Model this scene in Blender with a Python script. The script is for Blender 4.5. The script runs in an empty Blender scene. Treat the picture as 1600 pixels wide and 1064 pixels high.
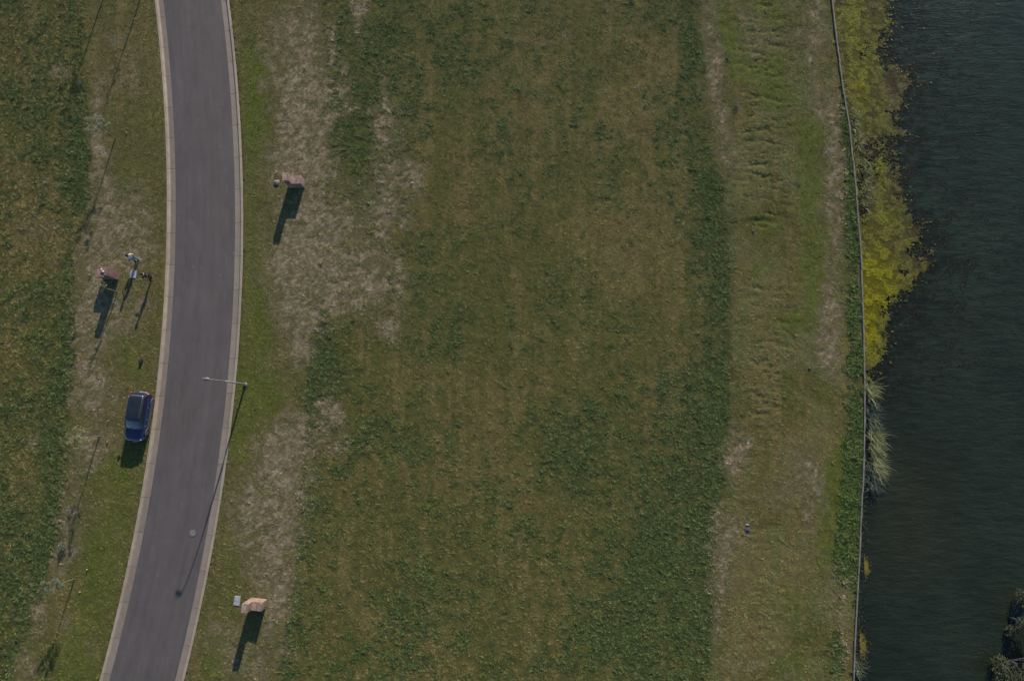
import bpy, bmesh, math, random
import numpy as np
from mathutils import Vector, Matrix
R = math.radians
random.seed(7)
rng = np.random.default_rng(11)
scene = bpy.context.scene
col = scene.collection

# ------------------------------------------------------------------ camera
CAM_H = 60.0; FPX = 1067.0; TILT = R(7.0)
cam_d = bpy.data.cameras.new('camera'); cam = bpy.data.objects.new('camera', cam_d); col.objects.link(cam)
cam.location = (0, 0, CAM_H); cam.rotation_euler = (TILT, 0, 0)
cam_d.sensor_fit = 'HORIZONTAL'; cam_d.sensor_width = 36; cam_d.lens = FPX/1600*36
cam_d.clip_start = 0.5; cam_d.clip_end = 3000
scene.camera = cam
# ------------------------------------------------------------------ light
SUN_EL = R(20.0); SUN_AZ = R(13.5)          # azimuth measured from +Y towards +X
w = bpy.data.worlds.new('World'); scene.world = w; w.use_nodes = True
nt = w.node_tree; nt.nodes.clear()
sky = nt.nodes.new('ShaderNodeTexSky'); sky.sky_type = 'NISHITA'; sky.sun_disc = False
sky.sun_elevation = SUN_EL; sky.sun_rotation = SUN_AZ; sky.ozone_density = 4.0; sky.dust_density = 0.3
bg = nt.nodes.new('ShaderNodeBackground'); bg.inputs['Strength'].default_value = 0.092
wo = nt.nodes.new('ShaderNodeOutputWorld')
nt.links.new(sky.outputs[0], bg.inputs[0]); nt.links.new(bg.outputs[0], wo.inputs[0])
sl = bpy.data.lights.new('sun', 'SUN'); sl.energy = 4.2; sl.angle = R(0.53); sl.color = (1.0, 0.90, 0.80)
so = bpy.data.objects.new('sun', sl); col.objects.link(so)
sd = Vector((math.sin(SUN_AZ)*math.cos(SUN_EL), math.cos(SUN_AZ)*math.cos(SUN_EL), math.sin(SUN_EL)))
so.rotation_euler = sd.to_track_quat('Z', 'Y').to_euler(); so.location = (0, 0, 80)
scene.view_settings.view_transform = 'Standard'; scene.view_settings.look = 'None'
scene.view_settings.gamma = 1; scene.view_settings.use_curve_mapping = False
scene.view_settings.exposure = 0.63

# ------------------------------------------------------------------ mapping photo measurement -> place
ct, st = math.cos(TILT), math.sin(TILT)
def P(px, py, z=0.0):
    u = px-800; v = 532-py
    yy = v*ct+FPX*st; zz = v*st-FPX*ct
    t = (z-CAM_H)/zz
    return Vector((u*t, yy*t, z))
def toplan(x, y, z=0.0):                     # world -> photo measure, vectorised
    Z = z-CAM_H
    yc = y*ct+Z*st; zc = -y*st+Z*ct
    return 800+FPX*x/(-zc), 532-FPX*yc/(-zc)

# ------------------------------------------------------------------ noise
def _h(ix, iy, seed):
    n = (ix.astype(np.int64)*374761393+iy.astype(np.int64)*668265263+seed*1442695041) & 0xffffffff
    n = ((n ^ (n >> 13))*1274126177) & 0xffffffff
    n = (n ^ (n >> 16)) & 0xffffffff
    return (n & 0xffffff)/float(0xffffff)
def vn(x, y, s=0):
    ix = np.floor(x); iy = np.floor(y); fx = x-ix; fy = y-iy
    fx = fx*fx*(3-2*fx); fy = fy*fy*(3-2*fy)
    a = _h(ix, iy, s); b = _h(ix+1, iy, s); c = _h(ix, iy+1, s); d = _h(ix+1, iy+1, s)
    return (a*(1-fx)+b*fx)*(1-fy)+(c*(1-fx)+d*fx)*fy
def fbm(x, y, s=0, o=4):
    t = 0; a = .5; n = 0
    for k in range(o):
        t = t+a*vn(x, y, s+k*17); n += a; a *= .55
        x, y = (x*1.63+y*1.21)+3.1, (y*1.63-x*1.21)+7.7
    return t/n
def sm(a, b, x):
    t = np.clip((x-a)/(b-a), 0, 1); return t*t*(3-2*t)

def lin(r, g, b, k=1.0):
    f = lambda c: ((c/255+0.055)/1.055)**2.4 if c > 10 else c/255/12.92
    return np.array([f(r)*k, f(g)*k, f(b)*k])

# ------------------------------------------------------------------ materials
def newmat(name, base=(.5, .5, .5), rough=.8, metal=0, spec=.5, coat=0):
    m = bpy.data.materials.new(name); m.use_nodes = True
    b = m.node_tree.nodes['Principled BSDF']
    b.inputs['Base Color'].default_value = (*base, 1); b.inputs['Roughness'].default_value = rough
    b.inputs['Metallic'].default_value = metal; b.inputs['Specular IOR Level'].default_value = spec
    b.inputs['Coat Weight'].default_value = coat
    return m, m.node_tree, b
def N(t, kind, **kw):
    n = t.nodes.new(kind)
    for k, v in kw.items():
        if k in n.inputs: n.inputs[k].default_value = v
        else: setattr(n, k, v)
    return n
def mapped(t, scale=(1, 1, 1), coord='Object', rot=(0, 0, 0)):
    c = N(t, 'ShaderNodeTexCoord'); m = N(t, 'ShaderNodeMapping'); m.inputs['Scale'].default_value = scale
    m.inputs['Rotation'].default_value = rot
    t.links.new(c.outputs[coord], m.inputs[0]); return m.outputs[0]
def noise(t, vec, scale, detail=4, rough=.55):
    n = N(t, 'ShaderNodeTexNoise'); n.inputs['Scale'].default_value = scale; n.inputs['Detail'].default_value = detail
    n.inputs['Roughness'].default_value = rough
    if vec is not None: t.links.new(vec, n.inputs['Vector'])
    return n.outputs[0]
def ramp(t, fac, stops):
    r = N(t, 'ShaderNodeValToRGB'); el = r.color_ramp.elements
    while len(el) < len(stops): el.new(.5)
    for e, (p, c) in zip(el, stops):
        e.position = p; e.color = (c, c, c, 1) if isinstance(c, (int, float)) else (*c[:3], 1)
    t.links.new(fac, r.inputs[0]); return r.outputs[0]
def mix(t, a, b, fac=1.0, mode='MIX'):
    m = N(t, 'ShaderNodeMix'); m.data_type = 'RGBA'; m.blend_type = mode
    for s, v in ((m.inputs[0], fac), (m.inputs[6], a), (m.inputs[7], b)):
        if hasattr(v, 'is_linked'): t.links.new(v, s)
        elif isinstance(v, (int, float)): s.default_value = v
        else: s.default_value = (*v[:3], 1)
    return m.outputs[2]
def bump(t, b, h, strength=.5, dist=.05, prev=None):
    n = N(t, 'ShaderNodeBump'); n.inputs['Strength'].default_value = strength; n.inputs['Distance'].default_value = dist
    t.links.new(h, n.inputs['Height'])
    if prev is not None: t.links.new(prev, n.inputs['Normal'])
    t.links.new(n.outputs[0], b.inputs['Normal']); return n.outputs[0]
def varied(name, c, rough=.8, scale=6, amt=.35, metal=0, bmp=.0, spec=.4, coat=0):
    m, t, b = newmat(name, c, rough, metal, spec, coat)
    n = noise(t, mapped(t), scale, 5, .6)
    k = ramp(t, n, [(.25, 1-amt), (.75, 1+amt*.6)])
    t.links.new(mix(t, c, k, 1.0, 'MULTIPLY'), b.inputs['Base Color'])
    if bmp: bump(t, b, n, bmp, .02)
    return m

M = {}
M['pole'] = varied('galvanised_steel', (.30, .29, .25), .5, 4, .2, .4)
M['lamp'] = varied('lamp_aluminium', (.17, .165, .16), .4, 8, .1, .3)
M['glass_lamp'] = newmat('lamp_lens', (.75, .75, .72), .2)[0]
M['conc'] = varied('concrete_pale', (.28, .265, .245), .9, 5, .25, bmp=.3)
M['white'] = varied('white_slab', (.36, .355, .37), .85, 7, .3, bmp=.3)
M['stone'] = varied('field_stone', (.22, .205, .18), .9, 8, .35, bmp=.6)
M['darkstone'] = varied('dark_stone', (.07, .062, .07), .9, 8, .35, bmp=.6)
M['paint'] = varied('navy_car_paint', (.008, .018, .065), .22, 3, .2, 0, 0, .5, 1.0)
M['roofpaint'] = varied('dusty_roof_paint', (.018, .021, .028), .35, 2.5, .35, 0, 0, .5, .5)
M['glass'] = newmat('tinted_glass', (.008, .016, .034), .05, 0, 1.0)[0]
M['rubber'] = varied('rubber', (.016, .016, .016), .85, 12, .2)
M['rim'] = newmat('alloy_rim', (.12, .12, .125), .45, .6)[0]
M['trim'] = varied('grey_plastic_trim', (.10, .095, .09), .6, 8, .2)
M['rail'] = newmat('satin_rail', (.20, .19, .18), .4, .5)[0]
M['red'] = newmat('red_lens', (.30, .012, .025), .3)[0]
M['lens'] = newmat('clear_lens', (.28, .30, .32), .12)[0]
M['bumper'] = varied('grey_bumper', (.27, .27, .28), .45, 6, .2)
M['plate'] = newmat('number_plate', (.35, .35, .35), .5)[0]
M['bark'] = varied('young_bark', (.17, .135, .085), .9, 14, .35, bmp=.5)
M['palewood'] = varied('pale_stake_wood', (.34, .28, .16), .85, 9, .3)
M['skin'] = newmat('skin', (.42, .25, .17), .55)[0]
M['hair'] = varied('dark_hair', (.014, .010, .009), .6, 20, .3)
M['cream'] = varied('cream_cloth', (.62, .58, .46), .9, 9, .15)
M['lilac'] = varied('lilac_cloth', (.30, .25, .42), .9, 9, .2)
M['teal'] = varied('teal_cloth', (.05, .19, .20), .9, 9, .3)
M['black'] = varied('black_cloth', (.018, .017, .020), .9, 9, .3)
M['greycloth'] = varied('grey_cloth', (.17, .16, .18), .9, 9, .3)
M['shoe'] = varied('pink_grey_shoe', (.36, .24, .24), .7, 9, .2)
M['ceramic'] = varied('timber_cap', (.20, .175, .15), .9, 1.2, .55, bmp=.4)

def leafmat(name, attr='tint', mul=1.0):
    m, t, b = newmat(name, (.1, .1, .05), .75, 0, .25)
    a = N(t, 'ShaderNodeAttribute'); a.attribute_type = 'INSTANCER'; a.attribute_name = attr
    n = N(t, 'ShaderNodeNewGeometry')
    k = ramp(t, n.outputs['Random Per Island'], [(0, .62*mul), (1, 1.38*mul)])
    c = mix(t, a.outputs['Color'], k, 1, 'MULTIPLY')
    t.links.new(c, b.inputs['Base Color'])
    return m
M['tuft'] = leafmat('blade_leaf')
def leafcol(name, c, amt=.35):
    m, t, b = newmat(name, c, .7, 0, .3)
    n = N(t, 'ShaderNodeNewGeometry')
    k = ramp(t, n.outputs['Random Per Island'], [(0, 1-amt), (1, 1+amt)])
    t.links.new(mix(t, c, k, 1, 'MULTIPLY'), b.inputs['Base Color']); return m
M['leaf_sap'] = leafcol('sapling_leaf', (.20, .21, .09))
M['leaf_sap2'] = leafcol('greyish_leaf', (.17, .18, .10))
M['leaf_dark'] = leafcol('dark_leaf', (.050, .060, .028), .5)
M['reed_y'] = leafcol('yellow_reed', (.19, .20, .08))
M['reed_g'] = leafcol('green_reed', (.115, .150, .075))
M['reed_d'] = leafcol('dark_reed', (.080, .105, .075), .5)

# ground material: albedo comes from the patch map stored on the sheet, broken up by noise
m, t, b = newmat('ground_soil_and_turf', (.1, .1, .05), .95, 0, .15)
a = N(t, 'ShaderNodeAttribute'); a.attribute_name = 'albedo'
v = mapped(t)
n1 = noise(t, v, 5.5, 6, .7); n2 = noise(t, v, 1.3, 4, .6); n3 = noise(t, v, 16, 3, .7)
c = mix(t, a.outputs['Color'], ramp(t, n1, [(.28, .62), (.5, .98), (.74, 1.45)]), 1, 'MULTIPLY')
c = mix(t, c, ramp(t, n2, [(.3, .88), (.7, 1.12)]), 1, 'MULTIPLY')
t.links.new(c, b.inputs['Base Color'])
p = bump(t, b, n1, .6, .07); bump(t, b, n3, .5, .03, p)
M['ground'] = m

# asphalt: uv = (across, along) in metres
m, t, b = newmat('asphalt', (.1, .1, .1), .85, 0, .3)
uvn = N(t, 'ShaderNodeUVMap'); uvn.uv_map = 'road_uv'
def uvm(sc):
    mp = N(t, 'ShaderNodeMapping'); mp.inputs['Scale'].default_value = sc; t.links.new(uvn.outputs[0], mp.inputs[0]); return mp.outputs[0]
base = lin(88, 82, 79, 1.0)
c = mix(t, tuple(base), ramp(t, noise(t, uvm((2.2, .10, 1)), 1, 5, .65), [(.3, .90), (.7, 1.08)]), 1, 'MULTIPLY')
c = mix(t, c, ramp(t, noise(t, uvm((.7, .3, 1)), 1, 5, .65), [(.3, .88), (.72, 1.12)]), 1, 'MULTIPLY')
c = mix(t, c, ramp(t, noise(t, uvm((26, 26, 1)), 1, 3, .8), [(.3, .88), (.7, 1.12)]), 1, 'MULTIPLY')
sp = ramp(t, noise(t, uvm((4.5, 1.5, 1)), 1, 3, .65), [(.64, 0), (.76, 1)])
c = mix(t, c, tuple(lin(132, 124, 116)), mix(t, (0, 0, 0), (.55, .55, .55), sp), 'MIX')
dk = ramp(t, noise(t, uvm((1.3, .5, 1)), 1, 6, .7), [(.54, 0), (.74, .45)])
c = mix(t, c, tuple(lin(72, 62, 60)), dk)
sx = N(t, 'ShaderNodeSeparateXYZ'); t.links.new(uvn.outputs[0], sx.inputs[0])
t.links.new(c, b.inputs['Base Color'])
vor = N(t, 'ShaderNodeTexVoronoi'); vor.feature = 'DISTANCE_TO_EDGE'; vor.inputs['Scale'].default_value = 1
dm = N(t, 'ShaderNodeVectorMath'); dm.operation = 'ADD'; nz_ = N(t, 'ShaderNodeTexNoise'); nz_.inputs['Scale'].default_value = 1.6; nz_.inputs['Detail'].default_value = 5
t.links.new(uvm((1, 1, 1)), nz_.inputs['Vector']); mv = uvm((.16, .10, 1)); t.links.new(mv, dm.inputs[0])
sc_ = N(t, 'ShaderNodeVectorMath'); sc_.operation = 'SCALE'; sc_.inputs['Scale'].default_value = .35; t.links.new(nz_.outputs['Color'], sc_.inputs[0]); t.links.new(sc_.outputs[0], dm.inputs[1]); t.links.new(dm.outputs[0], vor.inputs['Vector'])
ck = ramp(t, vor.outputs['Distance'], [(.0, 1), (.006, 0)]); ck = mix(t, ck, ramp(t, noise(t, uvm((.25, .2, 1)), 1, 3, .6), [(.5, 0), (.62, .35)]), 1, 'MULTIPLY')
c = mix(t, c, tuple(lin(64, 58, 58)), ck); t.links.new(c, b.inputs['Base Color'])
bump(t, b, noise(t, uvm((40, 40, 1)), 1, 2, .7), .3, .01)
M['asphalt'] = m

def concmat(name, c):
    m, t, b = newmat(name, c, .9, 0, .3)
    oi = N(t, 'ShaderNodeObjectInfo'); v = mapped(t)
    k = ramp(t, noise(t, v, 1.4, 5, .65), [(.25, .80), (.75, 1.16)])
    k2 = ramp(t, noise(t, v, 14, 3, .7), [(.25, .88), (.75, 1.10)])
    k3 = ramp(t, oi.outputs['Random'], [(0, .90), (1, 1.08)])
    x = mix(t, c, k, 1, 'MULTIPLY'); x = mix(t, x, k2, 1, 'MULTIPLY'); x = mix(t, x, k3, 1, 'MULTIPLY')
    st_ = ramp(t, noise(t, v, .9, 6, .75), [(.58, 0), (.74, .5)])
    x = mix(t, x, tuple(lin(92, 78, 62)), st_)
    t.links.new(x, b.inputs['Base Color']); bump(t, b, noise(t, v, 20, 3, .7), .3, .01)
    return m
M['gutter'] = concmat('gutter_concrete', tuple(lin(131, 120, 107, 1.0)))
M['kerbtop'] = concmat('kerb_top_concrete', tuple(lin(156, 141, 122, 1.0)))
M['joint'] = varied('joint_soil', tuple(lin(60, 50, 40)), .95, 4, .3)

# brick
def brickmat(name, c):
    m, t, b = newmat(name, c, .9, 0, .2)
    g = N(t, 'ShaderNodeNewGeometry')
    k = ramp(t, g.outputs['Random Per Island'], [(0, .66), (1, 1.34)])
    x = mix(t, c, k, 1, 'MULTIPLY')
    x = mix(t, x, ramp(t, noise(t, mapped(t), 18, 4, .7), [(.3, .8), (.7, 1.2)]), 1, 'MULTIPLY')
    t.links.new(x, b.inputs['Base Color']); bump(t, b, noise(t, mapped(t), 40, 3, .7), .4, .01)
    return m
M['brick_a'] = brickmat('orange_pink_brick', (.30, .205, .165))
M['brick_b'] = brickmat('red_brick', (.25, .145, .12))
M['brick_c'] = brickmat('pink_brick', (.30, .205, .150))
M['mortar'] = varied('mortar', (.33, .30, .25), .95, 12, .2, bmp=.4)

# water
m, t, b = newmat('lake_water', (.01, .015, .014), .16, 0, .5)
b.inputs['IOR'].default_value = 1.33
wc = N(t, 'ShaderNodeAttribute'); wc.attribute_name = 'albedo'
v = mapped(t, (1, 1, 1))
vs = mapped(t, (.5, 1.7, 1), 'Object', (0, 0, R(12)))
wv = noise(t, vs, 1.15, 6, .66)
w2 = noise(t, mapped(t, (.8, 2.6, 1), 'Object', (0, 0, R(14))), 2.6, 5, .6)
big = noise(t, v, .13, 4, .6)
c = mix(t, wc.outputs['Color'], ramp(t, wv, [(.3, .86), (.7, 1.2)]), 1, 'MULTIPLY')
c = mix(t, c, ramp(t, big, [(.3, .82), (.7, 1.22)]), 1, 'MULTIPLY')
c = mix(t, c, ramp(t, noise(t, v, 9, 3, .8), [(.3, .85), (.7, 1.2)]), 1, 'MULTIPLY')
glint = ramp(t, noise(t, mapped(t, (1.1, 6.0, 1), 'Object', (0, 0, R(-9))), 1.7, 3, .7), [(.66, 0), (.74, 1)])  # pale streak flecks: ripple glints painted into the water colour
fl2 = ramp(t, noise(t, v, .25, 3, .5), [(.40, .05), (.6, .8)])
c = mix(t, c, (.13, .145, .14), mix(t, glint, fl2, 1, 'MULTIPLY'))
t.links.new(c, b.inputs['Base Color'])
p = bump(t, b, wv, .8, .13); bump(t, b, w2, .5, .035, p)
M['water'] = m

# algae mat
m, t, b = newmat('floating_weed', (.2, .2, .03), .8, 0, .3)
a = N(t, 'ShaderNodeAttribute'); a.attribute_name = 'albedo'; v = mapped(t)
c = mix(t, a.outputs['Color'], ramp(t, noise(t, v, 7, 5, .75), [(.30, .45), (.5, 1), (.72, 1.25)]), 1, 'MULTIPLY')
t.links.new(c, b.inputs['Base Color']); bump(t, b, noise(t, v, 12, 4, .7), .6, .05)
M['algae'] = m

# ------------------------------------------------------------------ object helpers
def tag(o, label=None, cat=None, group=None, kind=None):
    if label: o['label'] = label
    if cat: o['category'] = cat
    if group: o['group'] = group
    if kind: o['kind'] = kind
    return o
def empty(name, loc, rz=0):
    o = bpy.data.objects.new(name, None); o.empty_display_size = .3
    o.location = loc; o.rotation_euler = (0, 0, rz); col.objects.link(o); return o
def link(name, me, mat=None, parent=None, smooth=False, loc=None):
    o = bpy.data.objects.new(name, me); col.objects.link(o)
    if mat is not None:
        for mm in (mat if isinstance(mat, (list, tuple)) else [mat]): me.materials.append(mm)
    if parent: o.parent = parent
    if loc is not None: o.location = loc
    if smooth: me.polygons.foreach_set('use_smooth', [True]*len(me.polygons))
    return o
def mesh(name, verts, faces):
    me = bpy.data.meshes.new(name); me.from_pydata([tuple(v) for v in verts], [], faces); me.update(); return me
class MB:
    def __init__(s): s.v = []; s.f = []
    def box(s, x0, x1, y0, y1, z0, z1, bev=0, tf=None):
        i = len(s.v)
        if bev:
            bm = bmesh.new(); bmesh.ops.create_cube(bm, size=1)
            bmesh.ops.scale(bm, vec=(x1-x0, y1-y0, z1-z0), verts=bm.verts)
            bmesh.ops.translate(bm, vec=((x0+x1)/2, (y0+y1)/2, (z0+z1)/2), verts=bm.verts)
            bmesh.ops.bevel(bm, geom=bm.edges[:], offset=bev, segments=2, affect='EDGES', profile=.5)
            bm.verts.index_update()
            vs = [v.co.copy() for v in bm.verts]; fs = [[v.index for v in f.verts] for f in bm.faces]; bm.free()
        else:
            vs = [Vector(p) for p in ((x0,y0,z0),(x1,y0,z0),(x1,y1,z0),(x0,y1,z0),(x0,y0,z1),(x1,y0,z1),(x1,y1,z1),(x0,y1,z1))]
            fs = [(3,2,1,0),(4,5,6,7),(0,1,5,4),(1,2,6,5),(2,3,7,6),(3,0,4,7)]
        if tf: vs = [tf @ p for p in vs]
        s.v += vs; s.f += [[i+k for k in f] for f in fs]; return s
    def tube(s, pts, rad, n=8, cap=True):
        pts = [Vector(p) for p in pts]; base = len(s.v)
        if not hasattr(rad, '__len__'): rad = [rad]*len(pts)
        prev = None
        for k, p in enumerate(pts):
            d = (pts[min(k+1, len(pts)-1)]-pts[max(k-1, 0)]).normalized()
            if prev is None: a = d.orthogonal().normalized()
            else: a = (prev-d*prev.dot(d)).normalized()
            prev = a; bb = d.cross(a)
            for j in range(n):
                an = 2*math.pi*j/n; s.v.append(p+(a*math.cos(an)+bb*math.sin(an))*rad[k])
        for k in range(len(pts)-1):
            for j in range(n):
                s.f.append([base+k*n+j, base+k*n+(j+1) % n, base+(k+1)*n+(j+1) % n, base+(k+1)*n+j])
        if cap:
            s.f.append([base+j for j in range(n)][::-1]); s.f.append([base+(len(pts)-1)*n+j for j in range(n)])
        return s
    def disc(s, c, r0, r1, z0, z1, n=24):            # lathe cylinder / frustum with cap
        return s.tube([(c[0], c[1], z0), (c[0], c[1], z1)], [r0, r1], n)
    def blade(s, p, d, L, wd, droop=.3, seg=3):
        p = Vector(p); d = Vector(d).normalized(); side = d.cross(Vector((0, 0, 1)))
        if side.length < .05: side = Vector((random.random()-.5, random.random()-.5, 0))
        side.normalize(); i = len(s.v)
        for k in range(seg+1):
            u = k/seg; q = p+d*(L*u)+Vector((0, 0, -droop*L*u*u)); ww = wd*(1-u)**.6*.5
            if k == seg: s.v.append(q)
            else: s.v += [q-side*ww, q+side*ww]
        for k in range(seg-1): s.f.append([i+2*k, i+2*k+1, i+2*k+3, i+2*k+2])
        s.f.append([i+2*seg-2, i+2*seg-1, i+2*seg]); return s
    def rock(s, c, r, seed=0, sub=2):
        bm = bmesh.new(); bmesh.ops.create_icosphere(bm, subdivisions=sub, radius=1); rr = random.Random(seed)
        ph = [rr.uniform(0, 6) for _ in range(6)]
        for q in bm.verts:
            x, y, z = q.co
            k = 1+.16*math.sin(3*x+ph[0])+.14*math.sin(4*y+ph[1])+.12*math.sin(5*z+ph[2]+2*x)+rr.uniform(-.05, .05)
            q.co = Vector((x*r[0]*k, y*r[1]*k, z*r[2]*k))+Vector(c)
        bm.verts.index_update(); i = len(s.v)
        s.v += [q.co.copy() for q in bm.verts]; s.f += [[i+q.index for q in f.verts] for f in bm.faces]; bm.free(); return s
    def me(s, name): return mesh(name, s.v, s.f)
    def build(s, name, mat, parent=None, smooth=False, loc=None): return link(name, s.me(name), mat, parent, smooth, loc)
def copy_tree(o, parent=None):
    c = o.copy(); col.objects.link(c); c.parent = parent
    for ch in [x for x in bpy.data.objects if x.parent == o]: copy_tree(ch, c)
    return c

# ------------------------------------------------------------------ road centre line
tab = [(0,241,253,345.5,360),(68,250,262.5,354,367.5),(150,255,269,360,372.5),(200,259.5,271.5,364,376),(260,260.5,274.5,367,379.5),
       (360,261,275.5,367.5,380),(435,258,272,364.5,377.5),(523,252.5,266.5,361,374.7),(600,246,260,355,368),(665,239.5,252,349,361),
       (720,230.5,245,342,355),(783,220,234.5,331.5,346),(887,200,213.5,313.5,327),(967,177.5,193.5,296,309.5),(1064,156,172,273.5,289.5)]
wy = []; wx = []; ha = []; ho = []
for y_, a_, b_, c_, d_ in tab:
    pa, pb, pc, pd = P(a_, y_), P(b_, y_), P(c_, y_), P(d_, y_)
    wy.append(pa.y); wx.append((pa.x+pb.x+pc.x+pd.x)/4); ha.append((pc.x-pb.x)/2); ho.append((pd.x-pa.x)/2)
cf = np.polyfit(np.array(wy)/40, wx, 4)
def xc(y):
    yy = np.clip(y, -26, 46); base = np.polyval(cf, yy/40)
    dl = (np.polyval(cf, 46/40)-np.polyval(cf, 45/40)); dl0 = (np.polyval(cf, -26/40)-np.polyval(cf, -27/40))
    return base+np.where(y > 46, (y-46)*dl, 0)+np.where(y < -26, (y+26)*dl0, 0)
def slope(y): return (xc(y+.1)-xc(y-.1))/.2
ys_ = np.array(wy); cosn = 1/np.sqrt(1+slope(ys_)**2)
HA = float(np.mean(np.array(ha)*cosn)); HO = float(np.mean(np.array(ho)*cosn))
print('road half widths', HA, HO)
def roaddist(x, y):
    return (x-xc(y))/np.sqrt(1+slope(y)**2)
# ------------------------------------------------------------------ lake wall line
wt = [(-60,1290),(0,1300.5),(60,1307),(110,1314),(160,1321),(200,1328),(250,1333),(300,1338),(350,1342),(400,1345.5),(450,1347.5),(500,1349.5),(550,1350.5),(600,1351.5),
      (650,1351.5),(700,1350.5),(750,1348.5),(800,1346.5),(850,1344),(900,1341.5),(950,1339),(1000,1336.5),(1064,1334),(1130,1331)]
wp = [P(x_, y_, .12) for y_, x_ in wt]
WY = np.array([p.y for p in wp])[::-1]; WX = np.array([p.x for p in wp])[::-1]
def xw(y):
    y = np.asarray(y, float)
    r = np.interp(y, WY, WX)
    r = r+np.where(y > WY[-1], (y-WY[-1])*-.10, 0)+np.where(y < WY[0], (y-WY[0])*.05, 0)
    return r

# ------------------------------------------------------------------ ground patch map (plan position -> kinds of ground)
LB = ([-60,0,90,140,190,320,350,400,450,500,580,620,700,760,830,890,940,1000,1064,1200], [138,138,132,140,145,143,128,118,118,124,124,112,110,106,96,78,66,38,20,-40])   # weed line west of the verge
MB_ = ([-60,0,60,150,260,300,400,470,560,650,740,800,880,940,1000,1064,1200], [495,497,506,510,512,500,498,488,482,476,468,464,458,450,440,430,420])  # weed line east of the verge
BB = ([-60,0,100,200,300,450,560,650,750,800,900,1064,1200], [1082,1086,1102,1114,1130,1141,1144,1140,1134,1121,1116,1110,1106])         # foot of the bank
def S(*a): return a
lush_and_shade = [S(30,170,60,50,.4),S(100,225,35,80,.6),S(122,262,20,85,1.2),S(20,300,50,60,.4),S(112,540,18,60,1.2),S(60,515,60,50,.6),S(30,650,55,55,.8),S(88,715,30,75,1.2),
 S(20,790,60,40,.6),S(75,845,40,55,1.1),S(25,860,60,50,.9),S(20,960,50,60,1),S(60,450,50,30,.5),S(40,90,40,30,.3),S(20,20,40,40,.5),
 S(560,60,50,60,.9),S(620,60,45,70,.8),S(540,150,32,70,1),S(600,180,50,60,.8),S(560,260,50,50,.8),S(640,210,30,40,.6),S(700,80,50,60,.5),S(570,310,35,25,.8),S(580,350,30,20,.5),
 S(660,400,50,40,.7),S(595,470,18,18,1),S(510,560,30,80,.9),S(500,620,20,70,1.0),S(545,690,30,25,.9),S(490,780,22,60,.9),S(640,760,60,50,.7),S(720,520,50,60,.5),S(540,600,50,60,.4),
 S(600,690,50,40,.5),S(650,940,60,50,.9),S(640,1000,50,50,.8),S(600,900,50,60,.5),S(465,960,15,80,1),S(560,1040,60,30,.5),S(780,850,60,60,.5),S(760,980,40,60,.4),
 S(820,300,30,120,.35),S(900,130,40,60,.35),S(960,280,20,60,.4),S(850,560,40,90,.5),S(900,680,60,50,.8),S(860,720,30,40,.9),S(940,720,40,60,.7),S(930,470,60,30,.4),S(1075,110,20,70,1.1),
 S(1060,40,30,30,.8),S(1050,200,30,40,.7),S(1090,300,38,80,1.1),S(1115,400,28,70,1.2),S(1105,360,34,60,.8),S(1120,470,22,30,.9),S(1110,580,38,60,1.2),S(1060,600,50,50,.8),S(1080,680,60,60,1),
 S(1110,740,35,60,1.1),S(1030,800,60,60,.9),S(1060,880,70,70,1.2),S(1000,960,90,80,1.1),S(1070,1000,60,80,1),S(1010,1060,70,60,.9),S(1090,800,40,60,1.0),S(900,1000,60,60,.6),
 S(780,1060,50,30,.5),S(900,850,50,40,.5),S(1000,560,40,20,.3),S(880,400,30,60,.35),
 S(115,880,12,16,1),S(1328,200,10,30,.8)]  # first blob here paints a young tree's crown shadow as darker green
tan = [S(70,110,50,30,.6),S(60,350,60,40,.9),S(90,400,35,60,1),S(40,590,60,25,.6),S(60,300,40,30,.5),S(30,740,40,30,.4),S(15,230,30,60,.6),S(35,410,50,25,.8),S(75,640,30,20,.6),
 S(570,210,35,25,.3),S(665,140,28,70,1.1),S(700,260,50,60,.7),S(760,330,60,60,.7),S(650,100,20,30,.6),S(840,60,60,50,.6),S(960,60,60,60,.5),S(980,160,70,70,.6),S(900,220,60,60,.6),
 S(1000,340,60,80,1),S(1050,400,25,120,.8),S(900,350,40,60,.5),S(980,440,80,40,.8),S(740,620,70,60,.8),S(800,600,50,60,.6),S(650,590,60,40,.5),S(1000,560,60,30,1),S(1020,620,40,60,.7),
 S(960,640,50,40,.5),S(580,850,60,50,.5),S(740,900,60,60,.5),S(820,760,50,50,.7),S(960,790,60,30,.9),S(720,740,40,50,.6),S(540,950,50,60,.5),S(860,900,50,60,.6),S(700,1020,40,40,.3),
 S(790,450,60,60,.4),S(620,560,60,30,.4),S(820,180,40,50,.5),S(1210,620,50,60,.6),S(1200,760,60,90,.8),S(1240,560,40,60,.5),S(1180,860,60,60,.7),S(1180,1000,60,60,.5),S(1290,1000,30,60,.6),
 S(1285,60,20,80,.7),S(1300,420,18,40,.9),S(1310,330,14,60,.7),S(1330,620,14,40,.5),S(1290,460,20,40,.6),S(190,440,40,60,.3),S(160,780,20,40,.4),S(110,950,25,60,.5),S(80,900,16,20,.6),S(420,480,20,20,.3),
 S(1300,660,22,60,.7),S(1260,700,30,60,.6),S(1300,950,30,60,.6)]
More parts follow.
